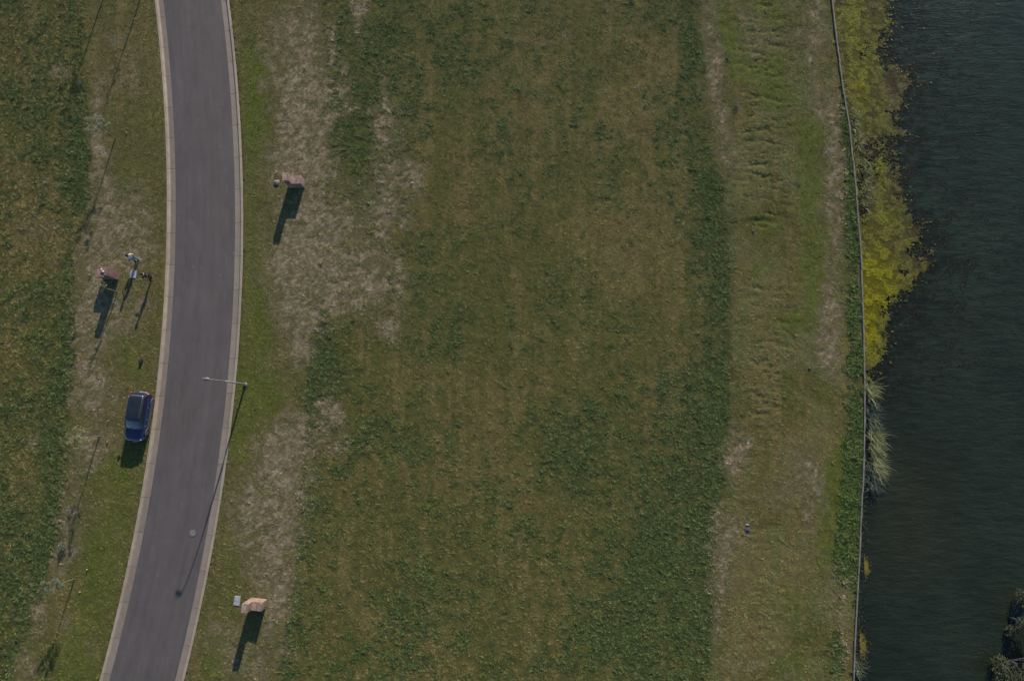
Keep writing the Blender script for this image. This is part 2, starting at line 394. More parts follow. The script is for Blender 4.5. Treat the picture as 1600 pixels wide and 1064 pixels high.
bare = [S(470,150,34,60,1.0),S(478,215,32,60,1.3),S(485,120,24,70,1),S(455,60,30,30,.5),S(470,20,40,30,.5),S(565,12,10,24,1.2),S(475,260,38,40,.9),S(490,285,20,14,.9),S(430,255,20,30,.5),
 S(500,320,50,34,.8),S(500,390,70,44,1.05),S(455,400,30,30,.7),S(540,430,70,40,1.1),S(520,460,60,25,1.1),S(460,440,30,60,.6),S(470,490,28,34,1.2),S(474,540,14,34,1.1),S(530,345,40,25,.6),
 S(603,180,14,26,1.3),S(605,225,20,30,1.0),S(630,270,26,18,1.2),S(650,290,14,22,1.2),S(600,310,22,30,1.3),S(595,350,14,26,1.0),S(640,350,20,14,.7),S(545,170,12,10,1.3),S(540,120,7,26,1),
 S(520,100,5,50,1),S(600,130,4,40,.7),S(560,50,8,16,.9),S(605,515,18,14,1.4),S(622,450,8,40,.9),S(590,455,14,14,.4),S(515,640,16,18,1.4),S(497,680,12,14,1.2),S(530,680,14,12,1.2),S(522,700,14,9,.9),
 S(462,680,26,30,1.3),S(440,700,26,24,1.1),S(450,740,34,24,.9),S(430,790,45,44,.95),S(400,830,34,60,.8),S(440,850,24,60,.95),S(430,910,24,34,1.15),S(445,930,14,30,1),S(400,700,20,20,.4),
 S(420,560,24,20,.5),S(415,130,10,10,.9),S(423,100,8,7,.9),S(430,70,20,14,.6),S(340,990,24,30,.6),S(370,1010,30,30,.5),S(420,970,24,40,.6),S(390,1040,30,30,.7),S(455,1010,10,14,.4),
 S(155,200,10,40,1.1),S(153,230,8,28,1),S(160,300,16,60,.7),S(180,340,34,30,.9),S(170,380,34,30,.9),S(190,400,40,30,.7),S(150,430,22,50,.8),S(140,500,22,60,.9),S(135,560,18,60,1),S(160,620,34,34,.8),
 S(170,500,30,44,.6),S(215,480,24,40,.5),S(225,360,20,60,.35),S(190,60,30,30,.3),S(160,130,40,22,.45),S(220,120,30,30,.35),S(95,115,14,14,.9),S(150,690,34,22,.9),S(135,720,20,26,.6),S(110,800,16,50,.8),
 S(100,860,14,30,.9),S(60,960,12,30,.9),S(40,1040,16,24,.8),S(185,830,20,12,.3),S(150,1010,20,20,.35),S(100,970,12,12,.7),S(220,330,20,60,.2),S(60,360,30,16,.5),S(75,290,16,12,.6),S(55,690,12,14,.7),
 S(1110,50,11,60,1.3),S(1118,130,12,44,1.2),S(1125,190,9,28,1.1),S(1165,30,20,30,.5),S(1170,80,14,20,.4),S(1130,240,14,26,.7),S(1155,250,24,18,.4),S(1190,60,24,24,.5),S(1250,60,30,24,.6),
 S(1275,30,14,60,.8),S(1270,110,10,50,.5),S(1300,200,10,60,1),S(1292,170,20,20,.8),S(1305,270,11,50,1.1),S(1303,350,11,40,.9),S(1297,490,13,50,1.5),S(1293,540,14,34,1.4),S(1150,700,18,30,1.0),
 S(1140,735,12,18,1.2),S(1160,690,14,10,.8),S(1250,740,34,40,.5),S(1265,760,16,60,.6),S(1130,820,20,30,.8),S(1125,900,14,60,.8),S(1122,960,8,30,.8),S(1150,870,30,30,.4),S(1270,860,18,60,.3),
 S(1150,830,16,16,.6),S(1300,920,24,40,.4),S(1320,980,9,60,.6),S(1160,1040,30,24,.6),S(1180,560,10,6,.5),S(1220,400,20,12,.3),S(1230,560,40,12,.35),S(1215,770,30,30,.4),
 S(600,970,4,20,.4),S(455,1018,8,12,.8),S(990,137,4,4,1),S(882,58,4,4,1),S(1310,580,12,12,.5)]
lime = [S(400,130,22,60,1.0),S(395,215,20,50,.8),S(395,330,16,50,.5),S(400,440,20,60,1),S(400,550,26,60,.8),S(400,600,40,40,.6),S(385,690,24,24,1),S(375,660,14,60,.7),S(420,640,30,30,.5),S(360,880,16,70,.7),
 S(345,1000,20,40,.8),S(330,1040,20,30,.8),S(430,110,20,26,.5),S(455,1000,10,20,.3),S(210,280,30,40,.5),S(230,180,24,40,.5),S(225,60,24,30,.3),S(215,560,22,40,.6),S(170,740,60,30,.5),S(180,820,40,60,.7),
 S(150,900,40,60,.6),S(140,970,40,40,.7),S(110,1030,40,30,.8),S(120,1040,30,30,.6),S(190,700,20,40,.4),S(200,450,20,20,.6),S(70,170,30,20,.3),S(20,460,30,30,.4),S(90,540,20,30,.4),
 S(1160,40,40,26,1.2),S(1150,70,26,28,1.2),S(1185,100,30,40,.9),S(1210,140,24,40,1),S(1200,20,20,24,.8),S(1260,210,18,40,1.1),S(1255,290,16,50,1),S(1270,350,14,50,.7),S(1265,440,20,40,1),S(1240,500,36,20,.9),
 S(1180,420,18,8,.8),S(1195,345,24,20,.7),S(1270,390,20,20,.8),S(1280,600,22,40,.6),S(1230,590,16,30,.5),S(1310,740,14,60,1.0),S(1300,760,30,26,1.1),S(1290,800,18,60,1.1),S(1285,850,14,60,.9),S(1320,760,14,40,.9),
 S(1200,930,40,40,.4),S(1250,950,30,40,.5),S(1240,1040,30,24,.9),S(1170,740,20,20,.3),S(1290,140,12,60,.4),S(1295,30,8,60,.3),S(1330,560,10,10,.5),S(580,180,20,16,.4),S(700,960,50,60,.3)]
wallweed = [S(1325,190,18,28,1.2),S(1330,260,12,60,1.0),S(1330,330,12,50,1.2),S(1338,370,8,30,1.2),S(1335,520,12,60,1.2),S(1330,470,10,30,.8),S(1340,560,8,20,1),S(1335,650,12,30,.8),S(1338,700,12,40,1.2),
 S(1332,760,16,60,1.3),S(1326,830,18,60,1.4),S(1322,880,20,34,1.2),S(1310,1030,20,34,.8),S(1300,90,10,40,.5),S(1328,590,12,30,.6),S(1312,100,4,60,.4)]
def blobs(L, px, py, wpx, wpy):
    o = np.zeros_like(px)
    for cx, cy, rx, ry, am in L:
        d = ((wpx-cx)/(rx*1.25))**2+((wpy-cy)/(ry*1.25))**2
        near = d < 4
        o[near] = np.maximum(o[near], 0)+am*np.exp(-d[near]*1.15)*1.0
    return np.clip(o, 0, 1.5)
COL = dict(mid=lin(86, 84, 44), green=lin(62, 74, 37), tan=lin(109, 98, 60), brown=lin(98, 85, 50), bare=lin(115, 103, 77), pale=lin(146, 132, 108), dryv=lin(99, 93, 62), lime=lin(80, 90, 30), weed=lin(52, 70, 31), greyg=lin(101, 101, 62), dkg=lin(51, 66, 36))
def ground_kinds(x, y):
    """returns dict of masks + albedo for plan positions"""
    px, py = toplan(x, y)
    wx_ = (fbm(px/22, py/22, 5, 3)-.5)*34+(fbm(px/6, py/6, 9, 2)-.5)*12
    wy_ = (fbm(px/24, py/24, 25, 3)-.5)*38+(fbm(px/6, py/6, 29, 2)-.5)*12
    qx = px+wx_; qy = py+wy_
    jag = (fbm(px/9, py/9, 41, 3)-.5)*14
    lu = blobs(lush_and_shade, px, py, qx, qy); ta = blobs(tan, px, py, qx, qy)
    ba = blobs(bare, px, py, px+wx_*.7, py+wy_*.7); li = blobs(lime, px, py, qx, qy); ww = blobs(wallweed, px, py, px+jag*.6, qy)
    lb = np.interp(py, *LB); mb = np.interp(py, *MB_); bb = np.interp(py, *BB)
    west = 1-sm(-5, 5, px-lb+jag*.5); field = sm(-4, 5, px-mb+jag*.5)*(1-sm(-4, 4, px-bb+jag*.5)); bank = sm(-4, 4, px-bb+jag*.5)
    verge = np.clip(1-west-field-bank, 0, 1)
    edge = np.exp(-((px-lb+14)/13.)**2)*(1-sm(-2, 3, px-lb+jag*.5))+np.exp(-((px-mb-12)/12.)**2)*sm(-2, 3, px-mb+jag*.5)*.7+np.exp(-((px-bb+14)/16.)**2)*(1-sm(-3, 5, px-bb+jag*.9))*.55*(1-.8*np.exp(-((py-175)/50.)**2)-.6*np.exp(-((py-510)/30.)**2))
    str_ = fbm(px/9+3, py/140, 61, 3)                    # mower passes
    big = fbm(px/60, py/75, 71, 4); med = fbm(px/14, py/16, 81, 4); fine = fbm(px/3.2, py/3.2, 91, 3)
    tuf = fbm(px/7, py/7, 181, 3)
    g = np.clip(.16+1.5*(big-.45)+.5*(str_-.5)+1.3*(med-.5)+1.3*(tuf-.5), 0, 1)*(west+field)
    lu2 = np.clip(lu*.60+g*.75+edge*.5+(med-.5)*1.2+(tuf-.5)*.9-.12-ta*.22, 0, 1)*(1-.65*verge)*(1-.6*bank)
    tn = np.clip(ta*.6+(str_-.5)*2.4+(fbm(px/11,py/13,201,3)-.5)*1.6+(fbm(px/70,py/90,211,3)-.5)*1.4+.12, 0, 1)
    tuf2 = fbm(px/8, py/6, 191, 3)
    bn = np.clip(sm(.38, 1.0, ba*.60*(1-.18*bank)+(med-.5)*1.6+(fine-.5)*1.0+(tuf2-.5)*2.0), 0, 1)
    bn = bn*sm(.06, .35, ba)
    dv = np.clip(sm(.12, .6, ba+(med-.5)*.6), 0, 1)
    lm = np.clip(sm(.22, .95, li+(med-.5)*.8+(fine-.5)*.3), 0, 1)*.95
    ww = np.clip(sm(.35, .95, ww*.85+(fine-.5)*.9+(med-.5)*1.5), 0, 1)
    def L(c, d, k): return c*(1-k[..., None])+d*k[..., None]
    c = np.ones(x.shape+(3,))*COL['mid']
    c = L(c, lin(92, 88, 52), verge*.55)
    c = L(c, COL['greyg'], bank*.75*sm(.35, .7, fbm(px/40, py/50, 7, 3)+.05))
    c = L(c, COL['tan'], tn*.75)
    c = L(c, COL['brown'], np.clip(tn*sm(.45, .7, fbm(px/30, py/40, 3, 3)), 0, 1)*.45)
    c = L(c, COL['green'], lu2*.8)
    c = L(c, COL['dkg'], np.clip(lu2-.55, 0, 1)*.5)
    c = L(c, COL['lime'], lm*.66*(1-.5*lu2))
    c = L(c, COL['weed'], ww*.85)
    c = L(c, COL['dryv'], dv*.65*(1-.5*lu2))
    c = L(c, COL['bare'], bn*.88)
    c = L(c, COL['pale'], np.clip(bn*sm(.48, .68, fine)*sm(.4, .9, ba), 0, 1)*.75)
    c = c*(.9+.2*fbm(px/5, py/5, 33, 3)[..., None])
    return dict(px=px, py=py, c=c, lush_and_shade=np.maximum(lu2, ww), bare=bn, lime=lm, bank=bank, verge=verge, west=west, field=field, weed=ww, tan=tn, fine=fine, med=med)

def height(x, y, k=None):
    px, py = toplan(x, y)
    h = .05*(fbm(x*.35, y*.35, 4, 3)-.5)+.055*(fbm(x*1.6, y*1.6, 14, 3)-.5)
    d = roaddist(x, y); near = sm(HO-.1, HO+1.2, np.abs(d))
    h = h*(.15+.85*near)+.085+.0*d
    if k is not None:
        wr = np.exp(-((px-1188)/44.)**2)*k['bank']*sm(.34, .58, fbm(x*.22+4, y*.20, 155, 3)+.04)*(.35+.65*(1-sm(640, 760, py)))
        h = h-wr*.11*sm(.84, 1.0, 1-2*np.abs(fbm(x*.26, y*2.1+.5*np.sin(x*.8), 55, 4)-.5))
        h = h+k['bare']*.035*(fbm(x*3.2, y*3.2, 19, 3)-.5)*2
        h = h+k['lush_and_shade']*.10*(np.abs(fbm(x*2.2, y*2.2, 59, 2)-.5)*2)+(1-k['bare'])*.035*fbm(x*4, y*4, 69, 2)
    # bank falls a little towards the lake wall
    dw = xw(y)-x
    h = h-.10*(1-sm(0, 4, dw))+.12*np.exp(-((px-np.interp(py, *BB)-20)/25.)**2)
    return np.where(np.abs(d) < HO-.08, -.30, h)
def spaced(lo, hi, a, b, step, far):
    mid = np.arange(a, b+1e-6, step); l = []; x = a; s = step
    while x > lo: s *= 1.5; x -= s; l.append(max(x, lo))
    r = []; x = b; s = step
    while x < hi: s *= 1.5; x += s; r.append(min(x, hi))
    return np.array(l[::-1]+list(mid)+r)
Y = spaced(-400, 500, -26, 46, .17, 0)
TL = spaced(-450, 0, -54, 0, .17, 0); TL = TL[TL <= 0]       # columns west of x=0
TR = np.linspace(0, 1, 180)[1:]                              # columns from x=0 to the wall
YY, T1 = np.meshgrid(Y, TL, indexing='ij'); YY2, T2 = np.meshgrid(Y, TR, indexing='ij')
XX = np.concatenate([T1, T2*(xw(YY2)-.02)], 1); YY = np.concatenate([YY, YY2], 1)
K = ground_kinds(XX.ravel(), YY.ravel())
ZZ = height(XX.ravel(), YY.ravel(), K).reshape(XX.shape)
nr, nc = XX.shape
# skirt down behind the wall
V = np.stack([XX, YY, ZZ], -1)
last = V[:, -1:, :].copy(); last[..., 2] = -2.0
V = np.concatenate([V, last], 1); nc2 = nc+1
Cc = K['c'].reshape(nr, nc, 3); Cc = np.concatenate([Cc, Cc[:, -1:, :]], 1)
def gridmesh(name, V):
    r, c = V.shape[:2]; me = bpy.data.meshes.new(name); me.vertices.add(r*c)
    me.vertices.foreach_set('co', V.reshape(-1).astype(np.float32))
    i = (np.arange(r-1)[:, None]*c+np.arange(c-1)[None, :]).ravel()
    q = np.stack([i, i+1, i+1+c, i+c], -1)
    me.loops.add(q.size); me.loops.foreach_set('vertex_index', q.ravel().astype(np.int32))
    me.polygons.add(len(q)); me.polygons.foreach_set('loop_start', (np.arange(len(q))*4).astype(np.int32))
    me.update(calc_edges=True); me.validate(); return me
def setcol(me, C, name='albedo'):
    at = me.attributes.new(name, 'FLOAT_COLOR', 'POINT')
    C = np.concatenate([C.reshape(-1, 3), np.ones((C.size//3, 1))], 1); at.data.foreach_set('color', C.ravel().astype(np.float32))
gm = gridmesh('ground', V); setcol(gm, Cc*.92)
g = link('ground', gm, M['ground'], smooth=True); g['kind'] = 'structure'

# ------------------------------------------------------------------ scattering (grass, weeds, floating leaves)
def variants(prefix, makers):
    c = bpy.data.collections.new(prefix)
    for i, mk in enumerate(makers):
        mb = MB(); mk(mb, random.Random(100+i)); me = mb.me('%s_%02d' % (prefix, i)); me.materials.append(M['tuft'])
        o = bpy.data.objects.new('%s_%02d' % (prefix, i), me); c.objects.link(o)
    return c
def tuft_grass(mb, r):
    for k in range(15):
        a = r.uniform(0, 6.28); rad = r.uniform(0, .13); e = r.uniform(.35, 1.3)
        a2 = a+r.uniform(-1, 1)
        mb.blade((math.cos(a)*rad, math.sin(a)*rad, -.01), (math.cos(a2)*math.cos(e), math.sin(a2)*math.cos(e), math.sin(e)), r.uniform(.07, .15), r.uniform(.014, .026), .35, 2)
def tuft_weed(mb, r):
    for k in range(11):
        a = r.uniform(0, 6.28); e = r.uniform(.25, 1.2); rad = r.uniform(0, .08)
        mb.blade((math.cos(a)*rad, math.sin(a)*rad, -.01), (math.cos(a)*math.cos(e), math.sin(a)*math.cos(e), math.sin(e)), r.uniform(.12, .24), r.uniform(.035, .065), .5, 2)
def tuft_dry(mb, r):
    for k in range(10):
        a = r.uniform(0, 6.28); e = r.uniform(.05, .6); rad = r.uniform(0, .14)
        a2 = a+r.uniform(-2, 2)
        mb.blade((math.cos(a)*rad, math.sin(a)*rad, 0), (math.cos(a2)*math.cos(e), math.sin(a2)*math.cos(e), math.sin(e)), r.uniform(.07, .15), r.uniform(.012, .026), .4, 2)
def clod(mb, r): mb.rock((0, 0, .0), (.06*r.uniform(.6, 1.2), .05*r.uniform(.6, 1.2), .04), r.randint(0, 999), 1)
def pad(mb, r):
    for k in range(9):
        a = r.uniform(0, 6.28); rad = r.uniform(0, .11); x = math.cos(a)*rad; y = math.sin(a)*rad; z = r.uniform(.005, .045); s = r.uniform(.018, .042)
        i = len(mb.v); tx, ty = r.uniform(-.5, .5), r.uniform(-.5, .5)
        for j in range(6):
            dx, dy = s*math.cos(j*1.047), s*math.sin(j*1.047); mb.v.append(Vector((x+dx, y+dy, z+dx*tx+dy*ty)))
        mb.f.append([i+j for j in range(6)])
CG = variants('grass_tuft', [tuft_grass]*5); CW = variants('weed_tuft', [tuft_weed]*5); CD = variants('dry_tuft', [tuft_dry]*4+[clod]*2); CP = variants('floating_leaf', [pad]*4)
def scatter(name, pos, scl, tint, coll, nk, flat=False):
    me = bpy.data.meshes.new(name); n = len(pos); me.vertices.add(n); me.vertices.foreach_set('co', pos.astype(np.float32).ravel())
    a = me.attributes.new('scl', 'FLOAT', 'POINT'); a.data.foreach_set('value', scl.astype(np.float32))
    a = me.attributes.new('rot', 'FLOAT_VECTOR', 'POINT'); r = np.zeros((n, 3)); r[:, 2] = rng.uniform(0, 6.28, n)
    if not flat: r[:, 0] = rng.normal(0, .15, n); r[:, 1] = rng.normal(0, .15, n)
    a.data.foreach_set('vector', r.astype(np.float32).ravel())
    a = me.attributes.new('pick', 'INT', 'POINT'); a.data.foreach_set('value', rng.integers(0, nk, n).astype(np.int32))
    setcol(me, tint, 'tint')
    o = bpy.data.objects.new(name, me); col.objects.link(o)
    ng = bpy.data.node_groups.new('scatter_'+name, 'GeometryNodeTree')
    ng.interface.new_socket('Geometry', in_out='INPUT', socket_type='NodeSocketGeometry'); ng.interface.new_socket('Geometry', in_out='OUTPUT', socket_type='NodeSocketGeometry')
    gi = ng.nodes.new('NodeGroupInput'); go = ng.nodes.new('NodeGroupOutput'); ip = ng.nodes.new('GeometryNodeInstanceOnPoints')
    ci = ng.nodes.new('GeometryNodeCollectionInfo'); ci.inputs['Collection'].default_value = coll; ci.inputs['Separate Children'].default_value = True; ci.inputs['Reset Children'].default_value = True
    def na(nm, dt):
        q = ng.nodes.new('GeometryNodeInputNamedAttribute'); q.data_type = dt; q.inputs['Name'].default_value = nm
        return [s for s in q.outputs if s.enabled and s.name == 'Attribute'][0]
    er = ng.nodes.new('FunctionNodeEulerToRotation')
    L = ng.links.new
    L(na('rot', 'FLOAT_VECTOR'), er.inputs[0]); L(er.outputs[0], ip.inputs['Rotation']); L(na('scl', 'FLOAT'), ip.inputs['Scale'])
    L(na('pick', 'INT'), ip.inputs['Instance Index']); ip.inputs['Pick Instance'].default_value = True
    L(gi.outputs[0], ip.inputs['Points']); L(ci.outputs[0], ip.inputs['Instance']); L(ip.outputs[0], go.inputs[0])
    md = o.modifiers.new('scatter', 'NODES'); md.node_group = ng
    o['kind'] = 'stuff'; return o
# objects standing on the ground keep the turf clear of them
clear = []
def candidates(n):
    x = rng.uniform(-53, 33, n); y = rng.uniform(-25, 45, n)
    # only the ground round the view
    px, py = toplan(x, y); ok = (px > -90) & (px < 1420) & (py > -90) & (py < 1150)
    ok &= (x < xw(y)-.10) & (np.abs(roaddist(x, y)) > HO+.06)
    for cx, cy, r in clear: ok &= ((x-cx)**2+(y-cy)**2 > r*r)
    return x[ok], y[ok]
for q, r in (((209, 429), .45), ((371, 938), .45), ((433, 286), .35)):
    pp = P(*q); clear.append((pp.x, pp.y, r))
GMUL = 1.45
x, y = candidates(450000); k = ground_kinds(x, y); pr = rng.random(len(x))
keep = pr < (1-.86*k['bare'])*(1-.35*k['lush_and_shade'])*(1-.25*k['verge'])
x, y = x[keep], y[keep]; kk = {a: v[keep] for a, v in k.items()}
z = height(x, y, kk)
tint = kk['c']*GMUL*rng.uniform(.72, 1.28, (len(x), 1))*rng.normal(1, .05, (len(x), 3))
cl = fbm(x*3.1, y*3.1, 311, 2)
scl = rng.uniform(.6, 1.05, len(x))*(.75+.35*kk['lush_and_shade']+.25*kk['west']-.1*kk['lime'])*(.6+.9*sm(.3, .7, cl))
tint = tint*(.72+.56*sm(.3, .7, cl))[:, None]
o = scatter('grass', np.stack([x, y, z], -1), scl, tint, CG, 5); tag(o, 'mown olive and brown grass over the open lots beside the road', 'grass')
print('grass', len(x))
x, y = candidates(400000); k = ground_kinds(x, y); pr = rng.random(len(x))
keep = pr < np.clip(k['lush_and_shade']*1.0-.12+.5*k['weed']-.6*k['bare'], .012*(1-k['bare']), 1)
x, y = x[keep], y[keep]; kk = {a: v[keep] for a, v in k.items()}
z = height(x, y, kk)
tint = kk['c']*GMUL*1.02*rng.uniform(.7, 1.4, (len(x), 1))*np.array([1.02, 1.0, .97])
cl = fbm(x*3.4, y*3.4, 301, 3)
nv = 900; vy = rng.uniform(P(1330, 1050).y, P(1330, 60).y, nv); vpx, vpy = toplan(xw(vy), vy)
vk = (sm(.45, .62, fbm(vpy/30, vpy/30*0+3, 401, 3)+.10*((vpy > 190) & (vpy < 400)))) > rng.random(nv)
vy = vy[vk]; vx = xw(vy)-abs(rng.normal(.10, .09, len(vy))); vkk = ground_kinds(vx, vy); vkk['weed'] = vkk['weed']*0+.6; vkk['lush_and_shade'] = vkk['weed']
x = np.concatenate([x, vx]); y = np.concatenate([y, vy]); z = np.concatenate([z, np.full(len(vy), .09)]); kk = {a: np.concatenate([kk[a], vkk[a]]) for a in kk}
tint = np.concatenate([tint, np.ones((len(vy), 3))*lin(62, 76, 36)*rng.uniform(.9, 1.7, (len(vy), 1))])
cl = fbm(x*3.4, y*3.4, 301, 3)
scl = rng.uniform(.55, 1.15, len(x))*(.38+.34*kk['lush_and_shade']+.45*kk['weed'])*(.6+.85*sm(.3, .7, cl))
tint = tint*(.80+.4*sm(.3, .7, cl))[:, None]
o = scatter('weeds', np.stack([x, y, z], -1), scl, tint, CW, 5); tag(o, 'dark green broad leaved weeds in patches along the field edges and lake wall', 'weeds')
print('weeds', len(x))
x, y = candidates(170000); k = ground_kinds(x, y); pr = rng.random(len(x))
keep = pr < np.clip(k['bare']*.85+.06+.12*k['tan'], 0, 1)
x, y = x[keep], y[keep]; kk = {a: v[keep] for a, v in k.items()}
z = height(x, y, kk)
bw = kk['bare'][:, None]; tint = (kk['c']*(1.25-.6*bw)+COL['bare']*.50*bw)*rng.uniform(.6, 1.3, (len(x), 1))
o = scatter('dead_grass', np.stack([x, y, z], -1), rng.uniform(.5, 1.1, len(x)), tint, CD, 6); tag(o, 'dead straw tufts and small clods on the bare grey soil patches', 'dead grass')
print('dead', len(x))

# ------------------------------------------------------------------ road, gutters
def frame(y):
    s = float(slope(np.float64(y))); x = float(xc(np.float64(y))); n = math.sqrt(1+s*s)
    return Vector((x, y, 0)), Vector((s/n, 1/n, 0)), Vector((1/n, -s/n, 0))        # point, along, to the east
ys = np.concatenate([np.linspace(-140, -30, 30)[:-1], np.arange(-30, 50, .5), np.linspace(50, 170, 30)])
verts = []; uvs = []; s_acc = 0; prev = None
prof = [-HA-.05, -HA*.66, -HA*.33, 0, HA*.33, HA*.66, HA+.05]
for yv in ys:
    p, al, ea = frame(yv)
    if prev is not None: s_acc += (p-prev).length
    prev = p
    for d in prof: verts.append(p+ea*d+Vector((0, 0, .06-.055*(d/HA)**2))); uvs.append((d, s_acc))
n = len(prof); faces = [(i*n+j, i*n+j+1, (i+1)*n+j+1, (i+1)*n+j) for i in range(len(ys)-1) for j in range(n-1)]
me = mesh('road', verts, faces); uvl = me.uv_layers.new(name='road_uv')
for lp in me.loops: uvl.data[lp.index].uv = uvs[lp.vertex_index]
rd = link('road', me, M['asphalt'], smooth=True); rd['kind'] = 'structure'
W = HO-HA
# profile: (offset from asphalt edge, z)
PG = [(0, .012), (W*.30, -.01), (W*.56, -.028), (W*.62, -.02)]
PK = [(W*.62, -.02), (W*.68, .075), (W*.74, .115), (W*.97, .125), (W, .11), (W, -.25)]
def strip(side, y0, y1, prof, nst):
    vs = []
    o0, al0, ea0 = frame((y0+y1)/2)
    org = o0+ea0*side*HA
    for i in range(nst+1):
        p, al, ea = frame(y0+(y1-y0)*i/nst)
        for d, z in prof: vs.append(p+ea*side*(HA+d)+Vector((0, 0, z))-org)
    n = len(prof); fs = []
    for i in range(nst):
        for j in range(n-1):
            q = [i*n+j, i*n+j+1, (i+1)*n+j+1, (i+1)*n+j]; fs.append(q if side > 0 else q[::-1])
    # end faces
    return vs, fs, org
for side in (-1, 1):
    # bed under the slabs
    vs, fs, org = strip(side, -140, 170, [(-.01, -.05), (W+.03, -.05), (W+.03, -.3)], 260)
    bed = link('kerb', mesh('kerb', [v+org for v in vs], fs), M['joint']); bed['kind'] = 'structure'
    yk = -30.0; idx = 0
    while yk < 50:
        ln = 3.02*random.uniform(.97, 1.03); p, al, ea = frame(yk); dy = ln*al.y
        off = .35 if side > 0 else 0
        for nm, pf, mt in (('gutter_slab', [(0, -.04)]+PG, M['gutter']), ('kerb_block', PK, M['kerbtop'])):
            vs, fs, org = strip(side, yk+off+.012, yk+off+dy-.012, pf, 6)
            # close the ends so that the joints read as real gaps
            n = len(pf)
            for i in (0, 6):
                fs.append([i*n+j for j in range(n)][::(-1 if i == 0 else 1)])
            o = link(nm, mesh(nm, vs, fs), mt, bed); o.location = org
        yk += dy; idx += 1
    for a, b_ in ((-140, -30.0), (50.2+ (.35 if side > 0 else 0), 170)):
        vs, fs, org = strip(side, a, b_+ (3 if a > 0 else 0), PG+PK[1:], 40)
        o = link('gutter_run', mesh('gutter_run', [v for v in vs], fs), M['gutter'], bed); o.location = org

# manhole
mp_ = P(301.5, 832); mz = .045
rt = empty('manhole_cover', (mp_.x, mp_.y, mz)); tag(rt, 'round pale metal manhole cover set in the asphalt near the east gutter', 'manhole cover')
mb = MB(); ring = []
for k in range(40):
    a = 2*math.pi*k/40
    for r_, z_ in ((.36, -.03), (.36, .010), (.29, .010), (.29, -.02)): mb.v.append(Vector((r_*math.cos(a), r_*math.sin(a), z_)))
for k in range(40):
    for j in range(3): mb.f.append([k*4+j, ((k+1) % 40)*4+j, ((k+1) % 40)*4+j+1, k*4+j+1])
mb.build('frame', M['trim'], rt)
mb = MB().disc((0, 0), .28, .28, -.03, .004, 36); mb.build('cover', varied('worn_iron', (.15, .14, .125), .7, 10, .3, .2), rt)
mb = MB()
for k in range(-3, 4): mb.box(k*.07-.012, k*.07+.012, -math.sqrt(.0655-(k*.07)**2), math.sqrt(.0655-(k*.07)**2), .0045, .011)
mb.build('raised_bar', M['conc'], rt)

# ------------------------------------------------------------------ water
YL = spaced(-400, 500, -26, 48, .22, 0); UL = np.concatenate([np.linspace(0, 32, 150), np.geomspace(33, 600, 20)])
A, B_ = np.meshgrid(YL, UL, indexing='ij')
WXs = xw(A)-.3+B_; px, py = toplan(WXs, A, -.6)
base = lin(40, 48, 36)
edge_x = ([-60,0,60,78,100,115,128,140,165,178,195,212,222,270,300,330,352,380,402,420,440,455,470,490,510,545,566,576,590,1200],
          [1382,1384,1381,1374,1398,1408,1424,1412,1406,1384,1402,1414,1392,1396,1404,1416,1432,1436,1452,1450,1424,1412,1398,1386,1379,1379,1371,1358,1353,1340])
ex = np.interp(py, *edge_x)
dd = px-ex
weedy = np.clip(sm(.50, .60, fbm(px/20, py/15, 6, 4)*.6+fbm(px/6, py/5, 8, 3)*.4+.10*np.exp(-(dd/40.)**2)), 0, 1)*np.exp(-np.clip(dd, 0, 999)/95)*(1-sm(560, 680, py))
c = np.ones(px.shape+(3,))*base
warm = sm(0, 1, np.clip((py-150)/600, 0, 1))
c = c*(1-warm[..., None])+lin(35, 42, 31)*warm[..., None]
c = c*(1-.62*weedy[..., None])+weedy[..., None]*np.array([.0035, .0030, .0008])
c = c*(1-.35*(np.exp(-np.clip(dd, 0, 99)/14)*(fbm(px/8, py/8, 2, 3) > .35))[..., None])
br = np.exp(-((px-1430)/50.)**2-((py-760)/60.)**2)+np.exp(-((px-1420)/60.)**2-((py-850)/50.)**2)
c = c+br[..., None]*np.array([.006, .002, .0])
Vw = np.stack([WXs, A, np.full_like(A, -.6)], -1)
wm = gridmesh('water', Vw); setcol(wm, c*1.0)
wa = link('water', wm, M['water'], smooth=True); wa['kind'] = 'structure'

